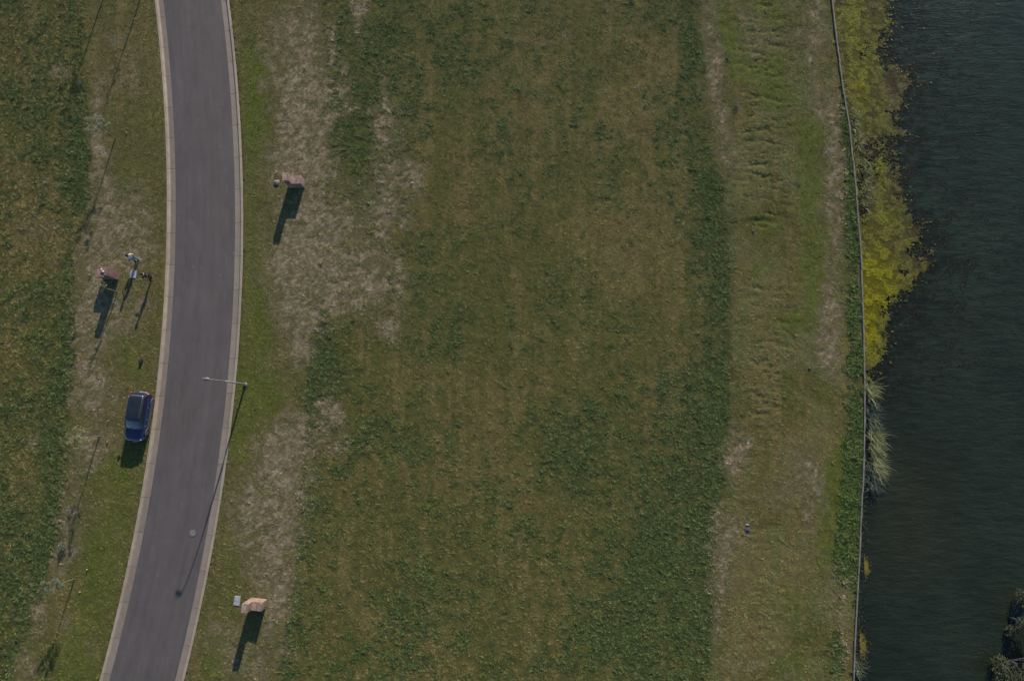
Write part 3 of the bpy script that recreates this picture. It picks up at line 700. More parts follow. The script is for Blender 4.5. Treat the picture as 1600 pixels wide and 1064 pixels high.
# lake wall: capped timber/concrete retaining wall in lengths
lw = empty('retaining_wall', (float(xw(0)), 0, -.6)); tag(lw, 'thin grey retaining wall running along the lake edge', 'retaining wall')
yv = -26.0; vi = 0
while yv < 47:
    ln = 3.35*random.uniform(.93, 1.05)
    def wl(y): return Vector((float(xw(y)), y, 0))
    org = wl(yv+ln/2); vs = []; fs = []
    nst = 6; jx = random.uniform(-.02, .02); jz = random.uniform(-.02, .02)
    for i in range(nst+1):
        yy = yv+.015+(ln-.03)*i/nst; p = wl(yy); hw = .062+.010*math.sin(yy*3.1)
        for dx, z_ in ((-hw, -.1), (-hw, .12), (-hw+.02, .14), (hw-.02, .14), (hw, .12), (hw, -.1)):
            vs.append(p+Vector((dx+jx, 0, z_+jz))-org)
    for i in range(nst):
        for j in range(5): fs.append([i*6+j, (i+1)*6+j, (i+1)*6+j+1, i*6+j+1])
    fs.append(list(range(6))); fs.append([nst*6+j for j in range(6)][::-1])
    o = link('cap_beam', mesh('cap_beam', vs, fs), M['ceramic'], lw); o.location = org-lw.location
    # boards under the cap
    mb = MB(); q = wl(yv+.02)-org; q2 = wl(yv+ln-.02)-org
    for s_ in range(3):
        z0 = -1.1+s_*.335; 
        i = len(mb.v)
        for (pt, dx) in ((q, -.05), (q2, -.05), (q2, .04), (q, .04)):
            mb.v.append(pt+Vector((dx, 0, z0)))
        for (pt, dx) in ((q, -.05), (q2, -.05), (q2, .04), (q, .04)):
            mb.v.append(pt+Vector((dx, 0, z0+.325)))
        mb.f += [[i+k for k in f] for f in ((3,2,1,0),(4,5,6,7),(0,1,5,4),(1,2,6,5),(2,3,7,6),(3,0,4,7))]
    o = mb.build('plank', M['bark'], lw); o.location = org-lw.location
    yv += ln

# floating weed mat
dyc = .085
ay = np.arange(P(1400, 600, -.6).y, 45, dyc); au = np.arange(0.05, 9, dyc)
A, B_ = np.meshgrid(ay, au, indexing='ij'); X = xw(A)+B_; px, py = toplan(X, A, -.58)
def matmask(px, py):
    ex = np.interp(py+(fbm(px/10, py/10, 31, 3)-.5)*16, *edge_x)+(fbm(px/7, py/7, 21, 4)-.5)*26
    m = sm(-3, 3, ex-px)
    holes = np.zeros_like(px)
    for cx, cy, rx, ry, am in ((1380,80,7,26,1.6),(1386,96,6,12,1.4),(1392,222,22,9,1.6),(1362,250,12,24,1.6),(1372,235,10,12,1.2),(1430,390,16,9,1.7),(1440,402,10,6,1.2),(1349,80,7,13,1.0),(1350,330,5,24,.7),(1405,478,22,14,2),(1345,280,6,50,1.2),(1395,250,12,12,1.4),(1413,425,8,4,.9)):
        holes += am*np.exp(-((px-cx)/rx)**2-((py-cy)/ry)**2)
    h = fbm(px/4, py/4, 51, 3)
    dist = ex-px
    thin = .35*np.exp(-np.clip(dist, 0, 99)/14)
    return m*(holes+thin+(h-.5)*1.1 < .45), dist, ex
mk, dist, ex = matmask(px, py)
yel = np.clip(np.exp(-((px-1368)/30.)**2-((py-470)/95.)**2)*1.5+np.exp(-((px-1340)/26.)**2-((py-130)/60.)**2)*.9+np.exp(-((px-1340)/26.)**2-((py-20)/70.)**2)*.7+np.exp(-((px-1387)/11.)**2-((py-338)/9.)**2)*1.2+np.exp(-((px-1377)/8.)**2-((py-255)/30.)**2)*1.1, 0, 1)
def matcol(px, py, dist):
    yel = np.clip(np.exp(-((px-1368)/30.)**2-((py-470)/95.)**2)*1.5+np.exp(-((px-1345)/24.)**2-((py-130)/60.)**2)*.9+np.exp(-((px-1335)/26.)**2-((py-20)/70.)**2)*.75+np.exp(-((px-1387)/11.)**2-((py-338)/9.)**2)*1.2+np.exp(-((px-1377)/8.)**2-((py-255)/30.)**2)*1.1, 0, 1)
    yel = np.clip(yel*sm(0, 16, dist)+(fbm(px/6, py/6, 77, 3)-.5)*.5, 0, 1)
    br = np.clip(sm(.35, .65, fbm(px/16, py/16, 87, 3))*.8+np.exp(-((px-1395)/24.)**2-((py-140)/26.)**2)*.8+np.exp(-((px-1435)/20.)**2-((py-412)/14.)**2)*.6, 0, 1)
    c = lin(96, 94, 36)*(1-br[..., None])+lin(84, 74, 46)*br[..., None]
    hot = sm(330, 420, py)
    y_ = lin(112, 111, 28)*(1-hot[..., None])+lin(124, 118, 6)*hot[..., None]
    return c*(1-yel[..., None])+y_*yel[..., None]
mc = matcol(px, py, dist)
Vm = np.stack([X, A, -.585+.02*fbm(X*2, A*2, 3, 2)], -1)
r_, c_ = X.shape
i = (np.arange(r_-1)[:, None]*c_+np.arange(c_-1)[None, :]); okc = (mk[:-1, :-1]*mk[1:, :-1]*mk[:-1, 1:]*mk[1:, 1:]) > .4
ii = i[okc]; fq = np.stack([ii, ii+1, ii+1+c_, ii+c_], -1)
used, inv = np.unique(fq, return_inverse=True); fq = inv.reshape(fq.shape)
me = bpy.data.meshes.new('floating_weed'); me.from_pydata(Vm.reshape(-1, 3)[used].tolist(), [], fq.tolist()); me.update()
setcol(me, mc.reshape(-1, 3)[used]*.9)
o = link('floating_weed', me, M['algae'], smooth=True); tag(o, 'yellow green mat of floating weed on the lake beside the wall', 'floating weed', kind='stuff')
nn = 130000; y = rng.uniform(ay[0], 45, nn); x = xw(y)+rng.uniform(.05, 9, nn); px, py = toplan(x, y, -.58); mk, dist, ex = matmask(px, py)
kp = (mk > .4) | ((dist > -30) & (rng.random(nn) < .16*np.exp(np.clip(dist, -30, 0)/7)) & (dist > -30)); kp &= (py < 600)
x, y, px, py, dist = x[kp], y[kp], px[kp], py[kp], dist[kp]
tint = matcol(px, py, dist)*1.03*rng.uniform(.66, 1.28, (len(x), 1))*(.72+.5*sm(.35,.65,fbm(x*2.2,y*2.2,501,2)))[:, None]
o = scatter('floating_leaves', np.stack([x, y, np.full(len(x), -.575)], -1), rng.uniform(.45, 1.0, len(x))*(.6+.7*sm(.35,.65,fbm(x*2.2,y*2.2,501,2))), tint, CP, 4, True); tag(o, 'small leaves floating on and around the lake weed mat', 'floating leaves')
nn = 420000; y = rng.uniform(-2, 45, nn); x = xw(y)+rng.uniform(.1, 16, nn); px, py = toplan(x, y, -.59); mk, dist, ex = matmask(px, py); dd = -dist
dn = sm(.55, .63, fbm(px/16, py/11, 606, 3)*.6+fbm(px/5, py/4, 608, 3)*.4+.12*np.exp(-np.clip(dd, 0, 999)/16))*np.exp(-np.clip(dd, 0, 999)/55)*(1-sm(590, 640, py))
kp = (dd > -4) & (rng.random(nn) < dn*1.1); x, y = x[kp], y[kp]
tint = np.ones((len(x), 3))*lin(31, 35, 24)*rng.uniform(.5, 1.3, (len(x), 1))
o = scatter('dark_weed', np.stack([x, y, np.full(len(x), -.612)], -1), rng.uniform(.35, .8, len(x)), tint, CP, 4, True); tag(o, 'dark water weed breaking the lake surface beyond the yellow mat', 'dark weed')
print('dark weed', len(x))

# reed clumps along the wall
def reed(px, py, n, L, mat, label, dirx=(.9, -.25), spread=1.1, rad=.5, z=-.6):
    p = P(px, py, z); o_ = empty('reed_clump', p); mb = MB(); rr = random.Random(int(px*7+py))
    for k in range(n):
        a = math.atan2(dirx[1], dirx[0])+rr.gauss(0, spread); e = rr.uniform(.35, 1.1)
        b0 = Vector((rr.gauss(0, rad*.35), rr.gauss(0, rad), 0))
        mb.blade(b0, (math.cos(a)*math.cos(e), math.sin(a)*math.cos(e), math.sin(e)), L*rr.uniform(.6, 1.15), rr.uniform(.022, .045), rr.uniform(.35, .7), 4)
    mb.build('blades', mat, o_)
    mb = MB()
    for k in range(max(6, n//6)): mb.tube([(rr.gauss(0, .1), rr.gauss(0, rad*.7), -.2), (rr.gauss(0, .1), rr.gauss(0, rad*.7), .3)], [.02, .012], 4)
    mb.build('stem', M['reed_d'], o_)
    tag(o_, label, 'reeds', 'reed clumps along the lake wall'); return o_
reed(1333,186,90,1.25,M['reed_y'],'pale yellow reed clump at the lake wall, highest up the photo',rad=.6)
reed(1339,222,80,1.2,M['reed_y'],'second pale reed clump down the lake wall, just above the dark pool by the wall',rad=.5)
reed(1349,268,80,1.2,M['reed_y'],'shaggy yellowish reed clump beside the narrow yellow finger of floating weed',rad=.8)
reed(1352,303,80,1.2,M['reed_y'],'yellowish reed clump just above the widest yellow weed mat',rad=.7)
reed(1356,606,110,2.0,M['reed_y'],'yellow green reed clump just below the lower tip of the weed mat',rad=.4,dirx=(.8,-.6),spread=.6)
reed(1357,648,110,1.9,M['reed_d'],'dark sparse reed clump between two yellow green clumps at the wall',rad=.6,dirx=(.95,-.1),spread=1.0)
reed(1364,690,260,1.7,M['reed_y'],'dense bright reed clump bulging widest into the lake',rad=.7,dirx=(.8,-.6),spread=.7)
reed(1364,724,120,2.3,M['reed_y'],'long bladed yellow reed clump trailing down and out over the water',rad=.4,dirx=(.8,-.75),spread=.4)
reed(1359,745,240,1.8,M['reed_d'],'dark grey green reed clump, lowest of the run halfway down the lake wall',rad=.7,dirx=(.9,-.3),spread=1.2)
reed(1338,1040,40,1.5,M['reed_g'],'small green reed clump at the wall near the bottom edge of the photo',rad=.4,dirx=(.8,-.7),spread=.7)
# dark weed hanging just off the wall lower down
mb = MB(); rr = random.Random(3)
for k in range(900):
    yy = rr.uniform(P(1350, 1075).y, P(1350, 770).y); x = float(xw(yy))+.1+abs(rr.gauss(0, .45)); a = rr.uniform(0, 6.28)
    mb.blade((x, yy, -.6), (math.cos(a), math.sin(a), rr.uniform(.1, .6)), rr.uniform(.1, .3), rr.uniform(.03, .06), .4, 2)
o = mb.build('water_weed', M['leaf_dark']); tag(o, 'thin fringe of dark water weed along the lower lake wall', 'water weed', kind='stuff')
# small yellow weed patches by the wall
for (a_, b_, s_, n_, lb_) in ((1351, 886, .35, 260, 'small mustard yellow weed patch in the water against the lower lake wall'), (1344, 1008, .5, 300, 'olive yellow weed patch against the wall above the bottom reed clump')):
    p = P(a_, b_, -.6); mb = MB()
    for k in range(n_):
        a = rr.uniform(0, 6.28); q = (abs(rr.gauss(0, s_*.5)), rr.gauss(0, s_), .01)
        mb.blade(q, (math.cos(a), math.sin(a), .3), rr.uniform(.06, .16), .06, .3, 2)
    o = mb.build('weed_patch', leafcol('mustard_leaf', (.19, .15, .02)), loc=p); tag(o, lb_, 'weed patch', kind='stuff')

# ------------------------------------------------------------------ lakeside bush bottom right
def leafcloud(mb, c, r, n, size, rr, flat=1):
    for k in range(n):
        while True:
            d = Vector((rr.uniform(-1, 1), rr.uniform(-1, 1), rr.uniform(-1, 1)))
            if .3 < d.length < 1: break
        q = Vector(c)+Vector((d.x*r[0], d.y*r[1], d.z*r[2])); a = rr.uniform(0, 6.28); e = rr.uniform(-.5, .9)
        mb.blade(q, (math.cos(a)*math.cos(e), math.sin(a)*math.cos(e), math.sin(e)), size*rr.uniform(.6, 1.3), size*.45, .3, 2)
def bush(px, py, H, crowns, label, name='lakeside_bush', leaf='leaf_dark', z=-.6, size=.2):
    p = P(px, py, z); t_ = empty(name, p); rr = random.Random(int(px)); mb = MB()
    mb.tube([(0, 0, -.3), (.05, .03, H*.3), (0, .1, H*.6)], [.12, .09, .05], 7)
    for (cx, cy, cz, r0, n_) in crowns: mb.tube([(0, .02, H*.15), (cx*.5, cy*.5, cz*.5), (cx, cy, cz-.1)], [.04, .025, .012], 5)
    mb.build('trunk', M['darkstone'], t_, True)
    mb = MB()
    for (cx, cy, cz, r0, n_) in crowns: leafcloud(mb, (cx, cy, cz), (r0, r0, r0*.75), n_, size, rr)
    mb.build('crown', M[leaf], t_); tag(t_, label, 'bush'); return t_
cr = [(random.uniform(-1.3, 2.2), random.uniform(-1.6, 1.2), random.uniform(.5, 2.2), random.uniform(.45, .8), 420) for _ in range(15)]
bush(1570, 1030, 2.4, cr, 'dark olive leafy bush at the bottom right corner of the lake', leaf='leaf_dark')
cr = [(random.uniform(-.5, 1.2), random.uniform(-1.6, 2.2), random.uniform(.2, 1.2), random.uniform(.3, .55), 260) for _ in range(9)]
bush(1578, 965, 1.2, cr, 'low very dark water shrub above the leafy bush in the bottom right corner', leaf='leaf_dark', size=.16)

# ------------------------------------------------------------------ brick meter pillars
def brick_block(mb, x0, x1, y0, y1, z0, z1, rr, bl=.235, bh=.062, bw=.11, j=.012):
    nz = int(round((z1-z0)/(bh+j)))
    for c in range(nz):
        z = z0+c*(bh+j)
        for face in range(4):
            a0, a1 = ((x0, x1) if face in (0, 2) else (y0+bw+j, y1-bw-j))
            Ln = a1-a0; nb = max(1, int(round(Ln/(bl+j)))); st_ = Ln/nb
            offs = (st_/2 if c % 2 else 0)
            cuts = sorted(set([a0]+[a0+offs+st_*k for k in range(nb+1) if a0 < a0+offs+st_*k < a1-1e-4]+[a1]))
            for u0, u1 in zip(cuts[:-1], cuts[1:]):
                if u1-u0 < .03: continue
                e = rr.uniform(-.004, .006); g_ = j/2
                if face == 0: mb.box(u0+g_, u1-g_, y0-e, y0+bw, z, z+bh)
                elif face == 2: mb.box(u0+g_, u1-g_, y1-bw, y1+e, z, z+bh)
                elif face == 1: mb.box(x1-bw, x1+e, u0+g_, u1-g_, z, z+bh)
                else: mb.box(x0-e, x0+bw, u0+g_, u1-g_, z, z+bh)
def pillar(px, py, rz, mirror, brick, label, stones=False, z=.06):
    p = P(px, py, z); o_ = empty('brick_meter_pillar', p, rz); rr = random.Random(5)
    s = -1 if mirror else 1
    TW, LW, D, TH, LH = .52, .84, .70, 1.98, 1.10       # tall part, low part widths, depth, heights
    X0 = -(TW+LW)/2
    def xr(a, b): return (a, b) if s > 0 else (-b, -a)
    t0, t1 = xr(X0, X0+TW); l0, l1 = xr(X0+TW+.004, X0+TW+LW)
    mb = MB().box(t0+.02, t1-.02, -D/2+.02, D/2-.02, -.1, TH-.012); mb.build('mortar_core', M['mortar'], o_)
    mb = MB().box(l0+.02, l1-.02, -D/2+.02, D/2-.02, -.1, LH-.012); mb.build('mortar_core', M['mortar'], o_)
    mb = MB(); brick_block(mb, t0, t1, -D/2, D/2, 0, TH, rr); b1 = mb.build('tall_brickwork', M[brick], o_); b1['kind'] = 'stuff'
    mb = MB(); brick_block(mb, l0, l1, -D/2, D/2, 0, LH, rr); b2 = mb.build('low_brickwork', M[brick], o_); b2['kind'] = 'stuff'
    # brick capping, tiles laid flat
    for (a, b_, zt, nm) in ((t0, t1, TH, 'tall_capping'), (l0, l1, LH, 'low_capping')):
        mb = MB(); nx = max(2, int(round((b_-a)/.17))); ny = 4
        for i in range(nx):
            for k in range(ny):
                mb.box(a-.02+(b_-a+.04)*i/nx+.010, a-.02+(b_-a+.04)*(i+1)/nx-.010, -D/2-.02+(D+.04)*k/ny+.010, -D/2-.02+(D+.04)*(k+1)/ny-.010, zt-.01, zt+.03+rr.uniform(0, .006))
        c_ = mb.build(nm, M[brick], o_); c_['kind'] = 'stuff'
        mb = MB().box(a-.012, b_+.012, -D/2-.012, D/2+.012, zt-.012, zt+.022); mb.build('cap_mortar', M['mortar'], o_)
    # meter box doors on the road side faces
    mb = MB().box((t0+t1)/2-.15, (t0+t1)/2+.15, -D/2-.02, -D/2+.02, 1.2, 1.6, .008); mb.build('meter_door', M['trim'], o_)
    mb = MB().box((l0+l1)/2-.24, (l0+l1)/2+.24, -D/2-.02, -D/2+.02, .45, .85, .008); mb.build('gas_door', M['lamp'], o_)
    tag(o_, label, 'brick pillar', 'brick meter pillars on the verges')
    if stones:
        pass
    return o_, (t0, t1, l0, l1, TH, LH)
pillar(464.5, 288, R(2), False, 'brick_a', 'pink brick meter pillar standing on bare soil east of the road near the top of the photo')
pil2, dims = pillar(175, 431, R(-2), True, 'brick_b', 'red brick meter pillar west of the road beside the two people, pale stones on top')
pillar(404.5, 941, R(-6), False, 'brick_c', 'orange pink brick meter pillar beside a white slab at the bottom of the photo')
m2 = pil2.matrix_world if False else Matrix.Translation(pil2.location) @ Matrix.Rotation(R(-2), 4, 'Z')
for i, (dx, dy, rr_) in enumerate(((dims[0]+.12, .10, .08), (dims[0]+.28, -.08, .10), (dims[0]+.14, -.12, .07))):
    q = m2 @ Vector((dx, dy, dims[4]+.03+rr_*.6))
    o = MB().rock((0, 0, 0), (rr_, rr_*.8, rr_*.65), 40+i).build('stone', M['cream'] if i < 2 else M['stone'], None, True, q)
    tag(o, ['small pale stone on the red brick pillar, farthest up the photo', 'largest cream stone on the red brick pillar', 'greyer small stone on the near edge of the red brick pillar'][i], 'stone', 'stones on the red brick pillar')

# ------------------------------------------------------------------ street lamp
lb = P(384, 600.5, .06); pf, al, ea = frame(lb.y); toward = (-ea)
lampo = empty('street_lamp', lb); tag(lampo, 'slender grey street lamp at the east gutter with its arm curving over the road', 'street lamp')
MB().disc((0, 0), .17, .15, -.1, .22, 16).build('base', M['conc'], lampo)
MB().tube([(0, 0, .1), (0, 0, 2.0), (0, 0, 4.4)], [.085, .075, .062], 12).build('pole', M['pole'], lampo, True)
arc = []
for k in range(13):
    u = k/12; hgt = 4.4+2.2*math.sin(u*math.pi/2)**1.0; out = .45*(1-math.cos(u*math.pi/2))
    arc.append(toward*out+Vector((0, 0, hgt)))
MB().tube(arc, [.048-.018*k/12 for k in range(13)], 10).build('arm', M['pole'], lampo, True)
tip = arc[-1]; ang = math.atan2(toward.y, toward.x)
hm = Matrix.Translation(tip+toward*.15+Vector((0, 0, .0))) @ Matrix.Rotation(ang, 4, 'Z')
bm = bmesh.new(); bmesh.ops.create_uvsphere(bm, u_segments=20, v_segments=10, radius=1)
for q in bm.verts:
    x_, y_, z_ = q.co; q.co = Vector((x_*.33, y_*.145*(1-.2*x_), (z_*.10 if z_ > 0 else z_*.035)))
me = bpy.data.meshes.new('lamp_head'); bm.to_mesh(me); bm.free(); me.transform(hm); link('lamp_head', me, M['lamp'], lampo, True)
mb = MB().box(-.12, .28, -.09, .09, -.05, -.03, .006, hm); mb.build('lens', M['glass_lamp'], lampo)

# ------------------------------------------------------------------ car
def make_car(px, py, rz):
    root = empty('parked_car', P(px, py, .08), rz)      # nose towards -y
    def loft(rings, close=True):
        vs = []; fs = []; n = len(rings[0])
        for r_ in rings: vs += [Vector(q) for q in r_]
        for i in range(len(rings)-1):
            for j in range(n if close else n-1):
                fs.append([i*n+j, i*n+(j+1) % n, (i+1)*n+(j+1) % n, (i+1)*n+j])
        return vs, fs
    # lower body, sections along the length: y, halfwidth, top z, bottom z
    sec = [(-2.14, .40, .70, .34), (-2.08, .58, .79, .26), (-1.96, .71, .87, .22), (-1.76, .81, .93, .20), (-1.5, .86, .97, .20), (-1.1, .875, 1.02, .20), (-.75, .88, 1.05, .20), (0, .885, 1.06, .20),
           (.8, .885, 1.07, .20), (1.4, .88, 1.08, .20), (1.8, .86, 1.08, .22), (2.0, .82, 1.06, .26), (2.08, .74, 1.00, .32), (2.11, .60, .9, .40)]
    rings = []
    for y, hw, zt, zb in sec:
        hw *= 1.02; q = []; h = zt-zb
        prof = [(0, zb), (.80*hw, zb), (.97*hw, zb+.08*h), (1.0*hw, zb+.35*h), (1.0*hw, zb+.62*h), (.97*hw, zb+.80*h), (.90*hw, zb+.93*h), (.72*hw, zt-.008), (.36*hw, zt+.012), (0, zt+.018)]
        q = [(x, y, z) for x, z in prof]+[(-x, y, z) for x, z in prof[-2:0:-1]]
        rings.append(q)
    vs, fs = loft(rings); n = len(rings[0])
    fs.append(list(range(n))); fs.append([(len(rings)-1)*n+j for j in range(n)][::-1])
    me = mesh('body', vs, fs); bm = bmesh.new(); bm.from_mesh(me); bmesh.ops.recalc_face_normals(bm, faces=bm.faces); bm.to_mesh(me); bm.free()
    body = link('body', me, M['paint'], root, True); sub = body.modifiers.new('s', 'SUBSURF'); sub.levels = 1; sub.render_levels = 1
    # cabin
    def outline(yf, yr, hwf, hwr, z, k=.12, crown=.0):
        pts = [(-hwf+k, yf), (-hwf*.5, yf-.05), (0, yf-.065), (hwf*.5, yf-.05), (hwf-k, yf), (hwf, yf+k), (max(hwf, hwr), (yf+yr)/2-.2), (max(hwf, hwr), (yf+yr)/2+.2), (hwr, yr-k), (hwr-k, yr), (hwr*.5, yr+.03), (0, yr+.04), (-hwr*.5, yr+.03), (-hwr+k, yr), (-hwr, yr-k), (-max(hwf, hwr), (yf+yr)/2+.2), (-max(hwf, hwr), (yf+yr)/2-.2), (-hwf, yf+k)]
        return [(x, y, z) for x, y in pts]
    cab = [outline(-1.02, 1.98, .77, .76, 1.02), outline(-.72, 1.93, .73, .72, 1.25), outline(-.40, 1.84, .675, .665, 1.48), outline(-.30, 1.79, .64, .63, 1.545), outline(-.17, 1.68, .56, .55, 1.59, .14), outline(.10, 1.40, .36, .34, 1.612, .1)]
    vs, fs = loft(cab); n = len(cab[0]); fs.append([(len(cab)-1)*n+j for j in range(n)][::-1])
    me = mesh('cabin', vs, fs); bm = bmesh.new(); bm.from_mesh(me); bmesh.ops.recalc_face_normals(bm, faces=bm.faces); bm.to_mesh(me); bm.free()
    link('cabin', me, M['roofpaint'], root, True)
    def lerp(z, idx):                                # point on cabin surface edge
        for a, b_ in zip(cab[:-1], cab[1:]):
            if a[0][2] <= z <= b_[0][2]+1e-6:
                u = (z-a[0][2])/(b_[0][2]-a[0][2]); return Vector(a[idx]).lerp(Vector(b_[idx]), u)
    def panel(name, ids, z0, z1, ins, mat, push=.008, steps=4):
        vs = []; fs = []
        for s_ in range(steps+1):
            z = z0+(z1-z0)*s_/steps
            pts = [lerp(z, i_) for i_ in ids]
            pts[0] = pts[0].lerp(pts[1], ins); pts[-1] = pts[-1].lerp(pts[-2], ins)
            for q in pts:
                cpt = Vector((0, .8, q.z-.25)); d = (q-cpt).normalized(); vs.append(q+d*push)
        n = len(ids)
        for s_ in range(steps):
            for j in range(n-1): fs.append([s_*n+j, s_*n+j+1, (s_+1)*n+j+1, (s_+1)*n+j])
        o = link(name, mesh(name, vs, fs), mat, root, True); return o
    panel('windscreen', [0, 1, 2, 3, 4], 1.06, 1.52, .12, M['glass'])
    panel('rear_window', [9, 10, 11, 12, 13], 1.14, 1.46, .15, M['glass'])
    for ids in ([5, 6], [6, 7], [7, 8]): panel('side_window', ids, 1.10, 1.46, .05, M['glass'])
    for ids in ([17, 16], [16, 15], [15, 14]): panel('side_window', ids, 1.10, 1.46, .05, M['glass'])
    # roof rails, hood edges, bumpers
    for s_ in (-1, 1):
        MB().tube([(s_*.575, -.10, 1.60), (s_*.60, .05, 1.645), (s_*.605, .8, 1.655), (s_*.60, 1.55, 1.645), (s_*.57, 1.70, 1.60)], .02, 6).build('roof_rail', M['rail'], root, True)
    MB().box(-.50, .50, 1.70, 1.83, 1.575, 1.605, .012).build('spoiler', M['rail'], root, True)
    # bumpers curved round the ends
    def bumper(name, yc, sgn, z0, z1, mat, hw=.80, dep=.10):
        vs = []; fs = []; nn = 12
        for i_ in range(nn+1):
            x = -hw+2*hw*i_/nn; yy = yc+sgn*(-.36*(abs(x)/hw)**(2.3 if sgn < 0 else 3.2))
            for (d_, z) in ((-.06, z0), (dep*.6, z0+.02), (dep, (z0+z1)/2), (dep*.6, z1-.02), (-.06, z1)): vs.append(Vector((x, yy+sgn*d_, z)))
        for i_ in range(nn):
            for j in range(4): fs.append([i_*5+j, i_*5+j+1, (i_+1)*5+j+1, (i_+1)*5+j])
        return link(name, mesh(name, vs, fs), mat, root, True)
    bumper('front_bumper', -2.10, -1, .32, .74, M['bumper'])
    bumper('rear_bumper', 2.06, 1, .34, .66, M['bumper'])
    MB().box(-.42, .42, -2.155, -2.12, .60, .74, .01).build('grille', M['rubber'], root)
    MB().box(-.22, .22, -2.200, -2.178, .46, .57, .004).build('number_plate', M['plate'], root)
    MB().box(-.22, .22, 2.15, 2.172, .50, .61, .004).build('number_plate', M['plate'], root)
    for s_ in (-1, 1):
        MB().rock((s_*.62, -1.90, .80), (.13, .11, .055), 3, 2).build('headlight', M['lens'], root, True)
        MB().rock((s_*.77, 1.96, .95), (.09, .13, .14), 4, 2).build('tail_light', M['red'], root, True)
        MB().rock((s_*.52, 2.06, 1.0), (.035, .05, .03), 4, 1).build('reversing_light', M['lens'], root, True)
        mb = MB(); mb.tube([(s_*.80, -.72, 1.08), (s_*.92, -.74, 1.11)], [.03, .03], 6); mb.rock((s_*1.0, -.74, 1.13), (.12, .07, .085), 9, 2); mb.build('wing_mirror', M['paint'], root, True)
        for yy in (-.25, .75): MB().box(s_*.895-.02, s_*.895+.02, yy, yy+.16, .88, .91, .008).build('door_handle', M['rail'], root)
        MB().box(s_*.865-.035, s_*.865+.035, -1.0, 1.1, .235, .30, .01).build('sill', M['trim'], root)
        for yy in (-1.32, 1.27):
            # arch
            mb = MB(); mb.tube([(s_*.885, yy+.42*math.cos(a), .33+.42*math.sin(a)) for a in [R(5+17*k) for k in range(11)]], .035, 6); mb.build('wheel_arch', M['trim'], root, True)
            wh = MB(); wh.tube([(s_*.66, yy, .33), (s_*.68, yy, .33), (s_*.850, yy, .33), (s_*.870, yy, .33)], [.29, .33, .33, .30], 24)
            ty = wh.build('wheel', M['rubber'], root, True)
            rm = MB(); rm.tube([(s_*.855, yy, .33), (s_*.876, yy, .33)], [.20, .19], 18)
            for k in range(5):
                a = k*2*math.pi/5; rm.tube([(s_*.878, yy, .33), (s_*.878, yy+.19*math.cos(a), .33+.19*math.sin(a))], .022, 5)
            rm.build('rim', M['rim'], ty)
    mb = MB(); mb.tube([(-.35, -1.06, 1.075), (.1, -.93, 1.15)], .012, 4); mb.tube([(.2, -1.06, 1.075), (.55, -.93, 1.15)], .012, 4); mb.build('wiper', M['rubber'], root)
    tag(root, 'dark navy compact car parked on the grass verge beside the west gutter', 'car')
    return root
make_car(222.5, 651, R(-6.5))

# ------------------------------------------------------------------ people
def skin(verts, edges, radii, sub=1):
    me = bpy.data.meshes.new('tmp'); me.from_pydata(verts, edges, []); o = bpy.data.objects.new('tmp', me); col.objects.link(o)
    o.modifiers.new('k', 'SKIN'); s_ = o.modifiers.new('s', 'SUBSURF'); s_.levels = sub; s_.render_levels = sub
    sv = me.skin_vertices[0].data if len(me.skin_vertices) else None
    if sv is None:
        bm = bmesh.new(); bm.from_mesh(me); bm.verts.layers.skin.verify(); bm.to_mesh(me); bm.free(); sv = me.skin_vertices[0].data
    for i_, r_ in enumerate(radii): sv[i_].radius = (r_, r_) if not hasattr(r_, '__len__') else r_; sv[i_].use_root = (i_ == 0)
    dg = bpy.context.evaluated_depsgraph_get(); dg.update(); ev = o.evaluated_get(dg)
    out = bpy.data.meshes.new_from_object(ev); bpy.data.objects.remove(o); out.polygons.foreach_set('use_smooth', [True]*len(out.polygons)); return out
